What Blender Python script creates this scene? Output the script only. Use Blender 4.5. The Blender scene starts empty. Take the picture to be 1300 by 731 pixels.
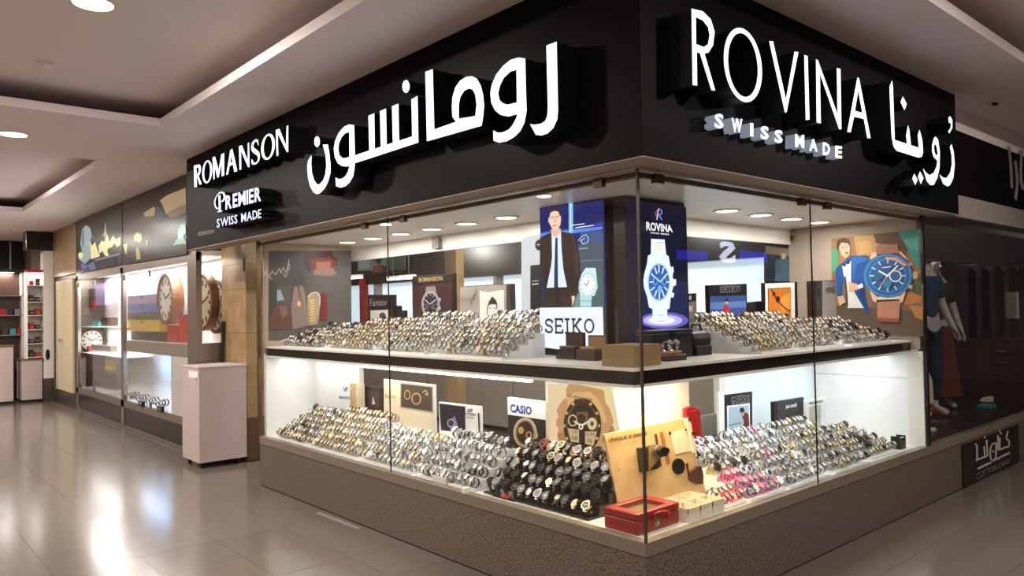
import bpy, bmesh, math, random
from mathutils import Vector, Matrix
from mathutils.geometry import tessellate_polygon
random.seed(7)
SC = bpy.context.scene
COL = SC.collection
R = math.radians

# ------------------------------------------------------------------ camera
W, H, F = 1300.0, 731.0, 962.4
CAM = Vector((2.36523, -2.91181, 1.6))
yaw, pitch, roll = 2.42026, 0.02715, -0.0188
fwd = Vector((math.cos(yaw) * math.cos(pitch), math.sin(yaw) * math.cos(pitch), math.sin(pitch)))
rt = Vector((math.sin(yaw), -math.cos(yaw), 0))
up = rt.cross(fwd)
rt, up = (math.cos(roll) * rt + math.sin(roll) * up, -math.sin(roll) * rt + math.cos(roll) * up)
cd = bpy.data.cameras.new('camera')
cam = bpy.data.objects.new('camera', cd)
COL.objects.link(cam)
M = Matrix((rt, up, -fwd)).transposed().to_4x4()
M.translation = CAM
cam.matrix_world = M
cd.sensor_width = 36
cd.sensor_fit = 'HORIZONTAL'
cd.lens = 36 * F / W
cd.clip_start = 0.05
SC.camera = cam

# ------------------------------------------------------------------ world, exposure
wd = bpy.data.worlds.new('world')
SC.world = wd
wd.use_nodes = True
wd.node_tree.nodes['Background'].inputs[0].default_value = (0.5, 0.45, 0.42, 1)
wd.node_tree.nodes['Background'].inputs[1].default_value = 0.02
vs = SC.view_settings
vs.view_transform = 'Standard'
vs.look = 'None'
vs.exposure = 0.0
vs.gamma = 1.0
vs.use_curve_mapping = False
# lamp powers (W)
P_HALL = 96.0       # corridor downlights
P_DISP = 7.0        # downlights in the upper display
P_LOWL, P_LOWC, P_LOWR = 11.0, 20.0, 14.0   # strips under the display shelf
P_SHOP = 60.0       # lamps inside the shop
E_SIGN = 2.0        # lit letter faces
E_DISC = 14.0       # lamp discs

# ------------------------------------------------------------------ planes and pixels
def ray(u, v):
    return rt * ((u - W / 2) / F) - up * ((v - H / 2) / F) + fwd

class Plane:
    """A real plane in the hall: a point on it and its normal towards the viewer."""
    def __init__(s, p, n):
        s.p = Vector(p); s.n = Vector(n).normalized()
    def at(s, u, v, off=0.0):
        d = ray(u, v)
        t = (s.p - CAM).dot(s.n) / d.dot(s.n)
        return CAM + d * t + s.n * off

def PY(y): return Plane((0, y, 0), (0, -1, 0))
def PX(x): return Plane((x, 0, 0), (1, 0, 0))
def PZ(z): return Plane((0, 0, z), (0, 0, 1))

# ------------------------------------------------------------------ materials
def lin(c):
    return tuple((x / 12.92 if x <= 0.04045 else ((x + 0.055) / 1.055) ** 2.4) for x in c)
def rgb(h):
    if isinstance(h, str):
        h = h.lstrip('#')
        return lin(tuple(int(h[i:i + 2], 16) / 255 for i in (0, 2, 4)))
    return h
MATS = {}
def mat(name, col='#808080', rough=0.5, metal=0.0, emit=0.0, ecol=None, spec=0.5, noise=None, bump=None, coat=0.0, island=0.0):
    """noise = (scale, second colour, low, high); bump = (scale, strength)."""
    if name in MATS: return MATS[name]
    m = bpy.data.materials.new(name); MATS[name] = m
    m.use_nodes = True
    nt = m.node_tree; b = nt.nodes['Principled BSDF']
    c = rgb(col)
    b.inputs['Base Color'].default_value = (*c, 1)
    b.inputs['Roughness'].default_value = rough
    b.inputs['Metallic'].default_value = metal
    b.inputs['Specular IOR Level'].default_value = spec
    b.inputs['Coat Weight'].default_value = coat
    b.inputs['Coat Roughness'].default_value = 0.08
    if emit:
        b.inputs['Emission Color'].default_value = (*rgb(ecol or col), 1)
        b.inputs['Emission Strength'].default_value = emit
    tc = None
    if noise or bump:
        tc = nt.nodes.new('ShaderNodeTexCoord')
    if noise:
        n = nt.nodes.new('ShaderNodeTexNoise'); n.inputs['Scale'].default_value = noise[0]; n.inputs['Detail'].default_value = 6
        r = nt.nodes.new('ShaderNodeValToRGB')
        r.color_ramp.elements[0].position = noise[2]; r.color_ramp.elements[1].position = noise[3]
        r.color_ramp.elements[0].color = (*rgb(noise[1]), 1); r.color_ramp.elements[1].color = (*c, 1)
        geo = nt.nodes.new('ShaderNodeNewGeometry')
        nt.links.new(geo.outputs['Position'], n.inputs['Vector'])
        nt.links.new(n.outputs['Fac'], r.inputs['Fac'])
        out = r.outputs['Color']
        if island:
            oi = nt.nodes.new('ShaderNodeObjectInfo')
            mr = nt.nodes.new('ShaderNodeMapRange'); mr.inputs[3].default_value = 1 - island; mr.inputs[4].default_value = 1 + island
            nt.links.new(oi.outputs['Random'], mr.inputs[0])
            mx = nt.nodes.new('ShaderNodeVectorMath'); mx.operation = 'SCALE'
            nt.links.new(out, mx.inputs[0]); nt.links.new(mr.outputs[0], mx.inputs['Scale'])
            out = mx.outputs[0]
        nt.links.new(out, b.inputs['Base Color'])
    if bump:
        n2 = nt.nodes.new('ShaderNodeTexNoise'); n2.inputs['Scale'].default_value = bump[0]; n2.inputs['Detail'].default_value = 5
        nt.links.new(tc.outputs['Object'], n2.inputs['Vector'])
        bp = nt.nodes.new('ShaderNodeBump'); bp.inputs['Strength'].default_value = bump[1]; bp.inputs['Distance'].default_value = 0.004
        nt.links.new(n2.outputs['Fac'], bp.inputs['Height']); nt.links.new(bp.outputs['Normal'], b.inputs['Normal'])
    return m

def print_mat(name, rough, emit):
    m = bpy.data.materials.new(name); m.use_nodes = True
    nt = m.node_tree; b = nt.nodes['Principled BSDF']
    a = nt.nodes.new('ShaderNodeAttribute'); a.attribute_name = 'Col'
    nt.links.new(a.outputs['Color'], b.inputs['Base Color'])
    b.inputs['Roughness'].default_value = rough
    b.inputs['Specular IOR Level'].default_value = 0.12 if emit else 0.3
    if emit:
        nt.links.new(a.outputs['Color'], b.inputs['Emission Color'])
        b.inputs['Emission Strength'].default_value = emit
        b.inputs['Base Color'].default_value = (0.02, 0.02, 0.02, 1)
        nt.links.remove(b.inputs['Base Color'].links[0])
    MATS[name] = m
    return m
PRINT = print_mat('printed_paper', 0.45, 0)
PRINTGLOW = print_mat('glowing_print', 0.25, 0.85)  # print with its own emission
PRINTHOT = print_mat('bright_backlit_print', 0.25, 1.25)
PRINTAMB = print_mat('amber_backlit_print', 0.3, 0.95)
PRINTDIM = print_mat('faint_backlit_print', 0.3, 0.5)

def glass_mat(name, tint, f0=0.035, rough=0.0):
    """Thin pane: see-through, mirror part rising towards grazing view (both faces alike)."""
    m = bpy.data.materials.new(name); m.use_nodes = True
    nt = m.node_tree
    for n in list(nt.nodes):
        if n.type != 'OUTPUT_MATERIAL': nt.nodes.remove(n)
    out = [n for n in nt.nodes][0]
    tr = nt.nodes.new('ShaderNodeBsdfTransparent'); tr.inputs[0].default_value = (*tint, 1)
    gl = nt.nodes.new('ShaderNodeBsdfGlossy'); gl.inputs['Roughness'].default_value = rough
    lw = nt.nodes.new('ShaderNodeLayerWeight'); lw.inputs['Blend'].default_value = 0.5
    pw_ = nt.nodes.new('ShaderNodeMath'); pw_.operation = 'POWER'; pw_.inputs[1].default_value = 5
    ml = nt.nodes.new('ShaderNodeMath'); ml.operation = 'MULTIPLY_ADD'; ml.inputs[1].default_value = 1 - f0; ml.inputs[2].default_value = f0
    mx = nt.nodes.new('ShaderNodeMixShader')
    nt.links.new(lw.outputs['Facing'], pw_.inputs[0]); nt.links.new(pw_.outputs[0], ml.inputs[0])
    nt.links.new(ml.outputs[0], mx.inputs[0]); nt.links.new(tr.outputs[0], mx.inputs[1]); nt.links.new(gl.outputs[0], mx.inputs[2])
    nt.links.new(mx.outputs[0], out.inputs['Surface'])
    MATS[name] = m
    return m
GLASS = glass_mat('shop_glass', (0.97, 0.98, 0.975), 0.03)
GLASSDK = glass_mat('dim_shop_glass', (0.9, 0.92, 0.92), 0.04)

mat('floor_stone', '#6f655d', 0.17, noise=(140, '#574e48', 0.3, 0.7), spec=0.5, island=0.05)
mat('floor_joint', '#6a6058', 0.5)
mat('ceiling_paint', '#efe2e2', 0.85)
mat('wall_plaster', '#a08f80', 0.8)
mat('granite', '#71655a', 0.3, noise=(95, '#2a231e', 0.38, 0.52))
mat('granite_ledge', '#857868', 0.35, noise=(160, '#5c5146', 0.3, 0.6))
mat('fascia_black', '#0c090a', 0.45, spec=0.05)
mat('letter_side', '#040406', 0.5)
mat('letter_face', '#505256', 0.4, emit=E_SIGN, ecol='#e4ecff')
mat('letter_face_blue', '#505258', 0.4, emit=E_SIGN * 0.75, ecol='#ccd6ff')
mat('letter_side_glow', '#8a929c', 0.5, emit=0.4, ecol='#9fa9b8')  # halo light on the sides put in as a faint glow
mat('white_lacquer', '#e2dcd4', 0.35)
mat('white_board', '#e8e8e6', 0.4)
mat('black_lacquer', '#17110f', 0.2)
mat('bronze_rail', '#6b563c', 0.3, 0.8)
mat('steel', '#a39a92', 0.32, 0.85, bump=(60, 0.05))
mat('steel_dark', '#6a625c', 0.35, 0.85)
mat('chrome', '#d8d8d8', 0.15, 1.0)
mat('lamp_warm', '#fff0d8', 0.5, emit=E_DISC, ecol='#ffe2b8')
mat('lamp_cool', '#ffffff', 0.5, emit=E_DISC * 0.6, ecol='#fff6ea')
mat('led', '#ffffff', 0.5, emit=6, ecol='#fffaf0')
mat('neon_blue', '#2030ff', 0.5, emit=4, ecol='#2432ff')
mat('shop_panel_grey', '#8d857a', 0.5)
mat('shop_black', '#1b1715', 0.25)
mat('lit_niche', '#e8f2fa', 0.6)
mat('glowing_niche', '#dcecf6', 0.5, emit=0.75, ecol='#d2e8f8')  # niche wall emits by itself, standing in for even light falling on it
mat('pillar_stone', '#a68c66', 0.3, noise=(6, '#8a6f4c', 0.3, 0.7), island=0.06)
mat('pillar_base', '#6b503a', 0.35, noise=(60, '#4a3628', 0.3, 0.7))
mat('lacquer_pinkwhite', '#b9a9a6', 0.45)
mat('dark_gap', '#0c0a0a', 0.8)
mat('plywood', '#cdb083', 0.5, noise=(14, '#bd9c6a', 0.3, 0.7))
mat('red_leatherette', '#8e1f1c', 0.35)
mat('red_leather', '#a5161f', 0.45)
mat('gold', '#b09a70', 0.25, 1.0)
mat('rose_gold', '#ac8f7e', 0.25, 1.0)
mat('silver', '#b2b2b0', 0.22, 1.0)
mat('gunmetal', '#3c3a3c', 0.3, 0.8)
mat('black_resin', '#131314', 0.4)
mat('brown_leather', '#4a2c1c', 0.55)
mat('tan_leather', '#9a5f33', 0.55)
mat('dial_white', '#d9d6cd', 0.3)
mat('dial_black', '#101216', 0.2)
mat('dial_champagne', '#d8c8a4', 0.3)
mat('dial_blue', '#1c3f7a', 0.25)
for k, c in dict(pink='#d0588e', blue='#3b62b8', purple='#6a4a9c', yellow='#d8b92c', orange='#d2562a', red='#b02a28', white='#e6e4e2', teal='#3f8e96', grey='#77777a').items():
    mat('resin_' + k, c, 0.4)
mat('cloth_blue', '#2f4664', 0.9)
mat('denim', '#1d2740', 0.9)
mat('mannequin_white', '#cfc4bc', 0.5)
mat('rust_cloth', '#6e2c1c', 0.9)
mat('grey_print_cloth', '#55504e', 0.9, noise=(40, '#1e1c1e', 0.42, 0.58))
mat('dark_cloth', '#141319', 0.95)
mat('mahogany', '#331214', 0.3)
mat('wood_brown', '#7a4a26', 0.4, noise=(18, '#5c3519', 0.3, 0.7))
mat('tan_card', '#8d7347', 0.6)
mat('dark_wood', '#3a251d', 0.35)
mat('cream_paint', '#cdbf9f', 0.5)
mat('paper', '#d9cbb0', 0.8)
mat('skin', '#c49a80', 0.6)

# ------------------------------------------------------------------ object helpers
WL = {}
def tag(o, label=None, cat=None, group=None, kind=None):
    if label: o['label'] = label
    if cat: o['category'] = cat
    if group: o['group'] = group
    if kind: o['kind'] = kind
    return o
def empty(name, loc, label=None, cat=None, group=None, kind=None):
    o = bpy.data.objects.new(name, None); COL.objects.link(o)
    o.location = loc; o.empty_display_size = 0.1; WL[o] = Vector(loc)
    return tag(o, label, cat, group, kind)

class MB:
    """Collects polygons, then links them as ONE mesh object."""
    def __init__(s): s.v = []; s.f = []; s.m = []; s.c = []; s.mats = []
    def mi(s, m):
        m = MATS[m] if isinstance(m, str) else m
        if m not in s.mats: s.mats.append(m)
        return s.mats.index(m)
    def face(s, pts, m, c=None):
        i = len(s.v); s.v += [Vector(p) for p in pts]; s.f.append(tuple(range(i, i + len(pts)))); s.m.append(s.mi(m)); s.c.append(c)
    def mesh(s, vs, fs, m, c=None):
        i = len(s.v); s.v += [Vector(p) for p in vs]; k = s.mi(m)
        for f in fs: s.f.append(tuple(i + j for j in f)); s.m.append(k); s.c.append(c)
        return s
    def box(s, x0, x1, y0, y1, z0, z1, m, c=None):
        x0, x1 = sorted((x0, x1)); y0, y1 = sorted((y0, y1)); z0, z1 = sorted((z0, z1))
        v = [(x, y, z) for z in (z0, z1) for x, y in ((x0, y0), (x1, y0), (x1, y1), (x0, y1))]
        return s.mesh(v, [(3, 2, 1, 0), (4, 5, 6, 7), (0, 1, 5, 4), (1, 2, 6, 5), (2, 3, 7, 6), (3, 0, 4, 7)], m, c)
    def prism(s, poly, off, m, c=None):
        """Closed prism: a 3-D polygon pushed along a vector."""
        n = len(poly); off = Vector(off)
        a = [Vector(p) for p in poly]; b = [p + off for p in a]
        nn = sum(((a[i].cross(a[(i + 1) % n])) for i in range(n)), Vector())
        if nn.dot(off) > 0: a.reverse(); b.reverse()
        fs = [tuple(range(n)), tuple(range(2 * n - 1, n - 1, -1))] + [((i + 1) % n, i, n + i, n + (i + 1) % n) for i in range(n)]
        return s.mesh(a + b, fs, m, c)
    def cyl(s, p, q, r, m, n=16, r2=None, c=None):
        p, q = Vector(p), Vector(q); d = (q - p).normalized()
        a = d.orthogonal().normalized(); b = d.cross(a); r2 = r if r2 is None else r2
        v = [p + (a * math.cos(t) + b * math.sin(t)) * r for t in [2 * math.pi * i / n for i in range(n)]]
        v += [q + (a * math.cos(t) + b * math.sin(t)) * r2 for t in [2 * math.pi * i / n for i in range(n)]]
        fs = [tuple(range(n))[::-1], tuple(range(n, 2 * n))] + [(i, (i + 1) % n, n + (i + 1) % n, n + i) for i in range(n)]
        return s.mesh(v, fs, m, c)
    def ring(s, ctr, ax, r0, r1, h, m, n=24, e=(1, 1), c=None):
        """Flat ring (tube with square profile) about an axis; e stretches the two radii."""
        ctr, ax = Vector(ctr), Vector(ax).normalized()
        a = ax.orthogonal().normalized() if abs(ax.z) > 0.9 else Vector((0, 0, 1)).cross(ax).normalized(); b = ax.cross(a)
        v = []
        for i in range(n):
            t = 2 * math.pi * i / n; d = a * math.cos(t) * e[0] + b * math.sin(t) * e[1]
            v += [ctr + d * r0 - ax * h / 2, ctr + d * r1 - ax * h / 2, ctr + d * r1 + ax * h / 2, ctr + d * r0 + ax * h / 2]
        fs = []
        for i in range(n):
            j = (i + 1) % n
            for k in range(4): fs.append((4 * i + k, 4 * j + k, 4 * j + (k + 1) % 4, 4 * i + (k + 1) % 4))
        return s.mesh(v, fs, m, c)
    def tube(s, pts, r, m, n=8, c=None):
        pts = [Vector(p) for p in pts]; v = []; L = len(pts)
        for i, p in enumerate(pts):
            d = (pts[min(i + 1, L - 1)] - pts[max(i - 1, 0)]).normalized()
            a = d.orthogonal().normalized() if i == 0 else (a - d * a.dot(d)).normalized()
            b = d.cross(a); rr = r[i] if isinstance(r, (list, tuple)) else r
            v += [p + (a * math.cos(2 * math.pi * k / n) + b * math.sin(2 * math.pi * k / n)) * rr for k in range(n)]
        fs = [(i * n + k, i * n + (k + 1) % n, (i + 1) * n + (k + 1) % n, (i + 1) * n + k) for i in range(L - 1) for k in range(n)]
        fs += [tuple(range(n))[::-1], tuple(range((L - 1) * n, L * n))]
        return s.mesh(v, fs, m, c)
    def build(s, name, parent=None, label=None, cat=None, group=None, kind=None, origin=None, smooth=False, bevel=0):
        me = bpy.data.meshes.new(name)
        if origin is None:
            lo = Vector([min(p[i] for p in s.v) for i in range(3)]); hi = Vector([max(p[i] for p in s.v) for i in range(3)])
            origin = Vector(((lo.x + hi.x) / 2, (lo.y + hi.y) / 2, lo.z))
        origin = Vector(origin)
        me.from_pydata([tuple(p - origin) for p in s.v], [], s.f)
        for m in s.mats: me.materials.append(m)
        me.polygons.foreach_set('material_index', s.m)
        if smooth: me.polygons.foreach_set('use_smooth', [True] * len(s.f))
        if any(c is not None for c in s.c):
            at = me.color_attributes.new('Col', 'FLOAT_COLOR', 'CORNER')
            i = 0
            for k, f in enumerate(s.f):
                c = (*rgb(s.c[k] or '#000000'), 1)
                for _ in f: at.data[i].color = c; i += 1
        me.update()
        o = bpy.data.objects.new(name, me); COL.objects.link(o)
        WL[o] = origin
        if parent is not None:
            o.parent = parent; o.location = origin - WL[parent]
        else: o.location = origin
        if bevel:
            b = o.modifiers.new('bevel', 'BEVEL'); b.width = bevel; b.segments = 2; b.limit_method = 'ANGLE'
        return tag(o, label, cat, group, kind)

def box(name, x0, x1, y0, y1, z0, z1, m, parent=None, bevel=0, **k):
    return MB().box(x0, x1, y0, y1, z0, z1, m).build(name, parent, bevel=bevel, **k)

def art(name, pl, layers, parent, m=PRINT, off=0.0015):
    """Flat print: coloured shapes layered on a board. ('e', col, cu, cv, ru, rv, shear) is an ellipse, ('l', col, width, pts) a line."""
    mb = MB()
    for i, L in enumerate(layers):
        o = off + i * 0.0005
        if L[0] == 'e':
            _, c, cu, cv, ru, rv = L[:6]; sh = L[6] if len(L) > 6 else 0
            pts = [(cu + ru * math.cos(t), cv + rv * math.sin(t) + sh * ru * math.cos(t)) for t in [2 * math.pi * k / 28 for k in range(28)]]
        elif L[0] == 'l':
            _, c, w, ps = L
            for a, b in zip(ps, ps[1:]):
                dx, dy = b[0] - a[0], b[1] - a[1]; l = math.hypot(dx, dy) or 1; nx, ny = -dy / l * w / 2, dx / l * w / 2
                q = [(a[0] + nx, a[1] + ny), (b[0] + nx, b[1] + ny), (b[0] - nx, b[1] - ny), (a[0] - nx, a[1] - ny)]
                mb.face([pl.at(u, v, o) for u, v in q], m, c)
            continue
        else: c, pts = L
        P = [pl.at(u, v, o) for u, v in pts]
        for t in tessellate_polygon([P]): mb.face([P[k] for k in t], m, c)
    n = pl.n
    for k, f in enumerate(mb.f):     # face the viewer
        a, b, c = (mb.v[j] for j in f[:3])
        if (b - a).cross(c - a).dot(n) < 0: mb.f[k] = tuple(reversed(f))
    return mb.build(name, parent)

def ring_layer(col, cu, cv, ru, rv, n, r0, r1, w, sh=0, skip=()):
    out = []
    for k in range(n):
        if k in skip: continue
        t = 2 * math.pi * k / n - math.pi / 2
        p = [(cu + ru * q * math.cos(t), cv + rv * q * math.sin(t) + sh * ru * q * math.cos(t)) for q in (r0, r1)]
        out.append(('l', col, w, p))
    return out

def letter(name, loops, front, depth, parent, face='letter_face', side='letter_side', label=None):
    """A built-up sign letter: loops[0] is the outline, the rest are holes, in pixels on its own front plane."""
    P = [[front.at(u, v) for u, v in lp] for lp in loops]
    allp = [p for lp in P for p in lp]
    back = -front.n * depth
    mb = MB()
    for t in tessellate_polygon(P):
        a, b, c = (allp[k] for k in t)
        if (b - a).cross(c - a).dot(front.n) < 0: b, c = c, b
        mb.face([a, b, c], face)
    for lp in P:
        for i in range(len(lp)):
            a, b = lp[i], lp[(i + 1) % len(lp)]
            mb.face([a, b, b + back, a + back], side)
    return mb.build(name, parent, label=label)

def sc(pts, u0, v0, s): return [(u0 + x / s, v0 + y / s) for x, y in pts]
def ell(c, A, B, n=40): return [(c[0] + A[0] * math.cos(t) + B[0] * math.sin(t), c[1] + A[1] * math.cos(t) + B[1] * math.sin(t)) for t in [2 * math.pi * k / n for k in range(n)]]

TXT = {}
def text_mesh(body, bold, spacing):
    k = (body, bold, spacing)
    if k not in TXT:
        cu = bpy.data.curves.new('t', 'FONT'); cu.body = body; cu.offset = bold; cu.space_character = spacing; cu.resolution_u = 2
        ob = bpy.data.objects.new('t', cu); COL.objects.link(ob)
        dg = bpy.context.evaluated_depsgraph_get(); dg.update()
        me = bpy.data.meshes.new_from_object(ob.evaluated_get(dg))
        vs = [v.co.copy() for v in me.vertices]; fs = [tuple(p.vertices) for p in me.polygons]
        bpy.data.objects.remove(ob); bpy.data.curves.remove(cu); bpy.data.meshes.remove(me)
        TXT[k] = (vs, fs)
    return TXT[k]
def text_quad(name, body, quad, pl, m, parent, depth=0.0, bold=0.0, spacing=1.0, side=None, off=0.003, mirror=False):
    """Lettering fitted into four pixels (TL, TR, BR, BL) on a plane; depth > 0 makes built-up letters."""
    vs, fs = text_mesh(body, bold, spacing)
    x0, x1 = min(v.x for v in vs), max(v.x for v in vs); y0, y1 = min(v.y for v in vs), max(v.y for v in vs)
    TL, TR, BR, BL = (pl.at(u, v, off) for u, v in quad)
    def mp(v):
        a = (v.x - x0) / (x1 - x0); b = (v.y - y0) / (y1 - y0)
        return (BL * (1 - a) + BR * a) * (1 - b) + (TL * (1 - a) + TR * a) * b
    V = [mp(v) for v in vs]
    mb = MB()
    edges = {}
    for f in fs:
        f = tuple(f); a, b, c = (V[k] for k in f[:3])
        if (b - a).cross(c - a).dot(pl.n) < 0: f = f[::-1]
        mb.face([V[k] for k in f], m)
        for i in range(len(f)):
            e = (f[i], f[(i + 1) % len(f)]); edges[e] = 1
    if depth:
        bk = -pl.n * depth
        for a, b in edges:
            if (b, a) not in edges: mb.face([V[b], V[a], V[a] + bk, V[b] + bk], side or m)
    return mb.build(name, parent)

def point(name, loc, w, col, r=0.05, parent=None, spot=None):
    l = bpy.data.lights.new(name, 'SPOT' if spot else 'POINT'); l.energy = w; l.color = col; l.shadow_soft_size = r
    if spot: l.spot_size = R(spot); l.spot_blend = 0.6
    o = bpy.data.objects.new(name, l); COL.objects.link(o)
    o.location = Vector(loc) - (WL[parent] if parent else Vector())
    if parent: o.parent = parent
    return o
def area(name, loc, sx, sy, w, col, rot=(0, 0, 0), parent=None):
    l = bpy.data.lights.new(name, 'AREA'); l.shape = 'RECTANGLE'; l.size = sx; l.size_y = sy; l.energy = w; l.color = col
    o = bpy.data.objects.new(name, l); COL.objects.link(o); o.rotation_euler = rot
    o.location = Vector(loc) - (WL[parent] if parent else Vector())
    if parent: o.parent = parent
    return o
WARM = (1.0, 0.91, 0.83); COOL = (0.90, 0.96, 1.0); NEUT = (1.0, 0.96, 0.90)

# ================================================================== THE HALL
ZC = 3.25
slab = box('floor', -17, 6.5, -6.5, 14, -0.2, -0.004, 'floor_stone', kind='structure')
tiles = []
T = 0.5
for i in range(-35, 14):
    for j in range(-14, 16):
        x0, y0 = i * T + 0.4, j * T + 0.06
        x1, y1 = x0 + T, y0 + T
        if x1 <= 0.01 and y1 > 0: y1 = 0.0
        if y0 > -0.1 and x0 < 0: x0 = 0.0
        if x1 - x0 < 0.05 or y1 - y0 < 0.05 or x1 > 6.4 or x0 < -17: continue
        if x0 < 0 and y1 > 0.001: y1 = 0.0
        c = Vector(((x0 + x1) / 2, (y0 + y1) / 2, 0)) - CAM
        z = c.dot(fwd)
        if z < 0.3: continue
        u, v = W / 2 + F * c.dot(rt) / z, H / 2 - F * c.dot(up) / z
        if -140 < u < W + 140 and v < H + 160: tiles.append((c.length, x0, y0, round(x1 - x0, 4), round(y1 - y0, 4)))
tiles.sort()
g = 0.0015
proto = {}
for k, (d, x0, y0, a, b) in enumerate(tiles[:295]):
    if (a, b) not in proto:
        proto[a, b] = o = MB().box(g, a - g, g, b - g, -0.004, 0, 'floor_stone').build('tile', slab, origin=(0, 0, 0))
    else:
        o = proto[a, b].copy(); COL.objects.link(o)
    o.location = Vector((x0, y0, 0)) - WL[slab]
far = MB()
for d, x0, y0, a, b in tiles[295:]: far.box(x0 + g, x0 + a - g, y0 + g, y0 + b - g, -0.004, 0, 'floor_stone')
if far.v: far.build('far_tiles', slab, kind='stuff')

ceil_ = box('ceiling', -17, 6.5, -6.5, 14, 3.46, 3.56, 'ceiling_paint', kind='structure')
def soffit(x0, x1, y0, y1): box('soffit', x0, x1, y0, y1, ZC, ZC + 0.07, 'ceiling_paint', ceil_)
soffit(-17, 0.8, -0.85, 14); soffit(0.8, 3.4, 6.2, 14); soffit(3.4, 6.5, -6.5, 14)
soffit(-17, 3.4, -6.5, -3.3); soffit(-6.5, -4.6, -3.3, -0.85); soffit(-17, -11.5, -3.3, -0.85)
for n, a in dict(wall_west=(-17.2, -17, -6.5, 14), wall_east=(6.5, 6.7, -6.5, 14), wall_south=(-17, 6.5, -6.7, -6.5), wall_north=(-17, 6.5, 14, 14.2)).items():
    box(n, *a, 0, 3.5, 'wall_plaster', kind='structure')

def downlight(x, y, z, w, lab, grp, r=0.085, m='lamp_warm', col=WARM, spot=None, rim='white_lacquer'):
    t = empty('ceiling_light', (x, y, z), lab, 'light', grp)
    MB().cyl((x, y, z - 0.004), (x, y, z - 0.001), r, m, 24).build('diffuser', t)
    MB().ring((x, y, z - 0.004), (0, 0, 1), r, r + 0.022, 0.008, rim, 28).build('rim', t)
    if w: area('lamp', (x, y, z - 0.012), r * 1.7, r * 1.7, w, col, (0, 0, 0), t).data.shape = 'DISK'
    return t
hall = [(-5.65, -1.79, ZC, 'round ceiling light on the low ceiling between two recesses'),
        (-2.60, -1.815, 3.46, 'round ceiling light inside the recessed ceiling beside smoke detector')]
for x, y, z, l in hall: downlight(x, y, z, P_HALL, l, 'hall downlights', 0.11)
for x, y, z, lb_ in [(-8.9, -1.8, 3.46, 'in the second ceiling recess along the corridor'), (-12.6, -1.8, ZC, 'past the second recess before the cream door'), (-15.6, -1.8, ZC, 'at the far corridor end above the kiosk'), (1.9, -1.9, 3.46, 'in the recess outside the glass corner'), (2.1, 1.4, 3.46, 'in the recess facing the right window'), (2.1, 4.4, 3.46, 'in the recess facing the dim clothes shop'), (4.9, -1.9, ZC, 'on the low ceiling across from the glass corner'), (-5.65, -4.8, ZC, 'across the corridor from the stone pillar'), (-1.2, -4.8, ZC, 'across the corridor from the left window'), (-10, -4.8, ZC, 'across the corridor from the clock cabinets')]:
    downlight(x, y, z, P_HALL * (0.62 if x > 0 else 0.85), 'round hall downlight ' + lb_, 'hall downlights', 0.11)
t = empty('smoke_detector', (-3.99, -1.82, 3.46), 'small round white smoke detector on the recessed ceiling', 'detector')
MB().cyl((-3.99, -1.82, 3.46), (-3.99, -1.82, 3.435), 0.06, 'ceiling_paint', 20, 0.055).build('housing', t, smooth=False)
MB().cyl((-3.99, -1.82, 3.435), (-3.99, -1.82, 3.415), 0.035, 'ceiling_paint', 20, 0.025).build('sensor_cap', t)
t = empty('security_camera', (0.318, 4.197, ZC), 'small white dome security camera on ceiling near dark fascia', 'camera')
MB().cyl((0.318, 4.197, ZC), (0.318, 4.197, ZC - 0.03), 0.055, 'white_lacquer', 20).build('base', t)
mb = MB()
for k in range(5):
    a, b = R(18 * k), R(18 * (k + 1))
    mb.cyl((0.318, 4.197, ZC - 0.03 - 0.045 * math.sin(a)), (0.318, 4.197, ZC - 0.03 - 0.045 * math.sin(b)), 0.05 * math.cos(a), 'white_lacquer', 18, 0.05 * math.cos(b) + 1e-4)
mb.build('dome', t)
MB().cyl((0.35, 4.165, ZC - 0.045), (0.362, 4.153, ZC - 0.05), 0.016, 'black_resin', 12).build('lens', t)
MB().cyl((0.36, 4.2, ZC - 0.04), (0.37, 4.2, ZC - 0.045), 0.012, 'black_resin', 12).build('lens', t)

# ================================================================== CORNER SHOP: plinth, shelf, glass
XL, YR = -4.55, 3.515
ZL = 0.455
pl_ = empty('display_plinth', (-1, 1, 0), 'speckled dark granite plinth with stone ledge under the corner display window', 'plinth')
MB().prism([(XL, 0.03, 0), (-0.03, 0.03, 0), (-0.03, YR, 0), (-1.2, YR, 0), (-1.2, 1.2, 0), (XL, 1.2, 0)], (0, 0, 0.37), 'dark_gap').build('core', pl_)
box('granite_panel', XL, -0.0, 0.0, 0.03, 0.006, 0.385, 'granite', pl_)
box('granite_panel', -0.03, 0.0, 0.03, 6.3, 0.006, 0.385, 'granite', pl_)
MB().prism([(XL, -0.006, 0.385), (0.006, -0.006, 0.385), (-0.05, 0.05, 0.385), (XL, 0.05, 0.385)], (0, 0, 0.07), 'granite_ledge').build('ledge', pl_, bevel=0.003)
MB().prism([(0.006, -0.006, 0.385), (0.006, 6.3, 0.385), (-0.05, 6.3, 0.385), (-0.05, 0.05, 0.385)], (0, 0, 0.07), 'granite_ledge').build('ledge', pl_, bevel=0.003)
MB().prism([(XL, 0.05, 0.37), (-0.05, 0.05, 0.37), (-0.05, YR, 0.37), (-1.2, YR, 0.37), (-1.2, 1.2, 0.37), (XL, 1.2, 0.37)], (0, 0, 0.08), 'white_lacquer').build('platform', pl_)
ZP = 0.45
SD = 0.95   # shelf depth
SX, SY = -0.1, 0.06
sh = empty('display_shelf', (-1.5, 0.5, 1.2), 'white display shelf with glossy black front band across both window sides', 'shelf')
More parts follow.
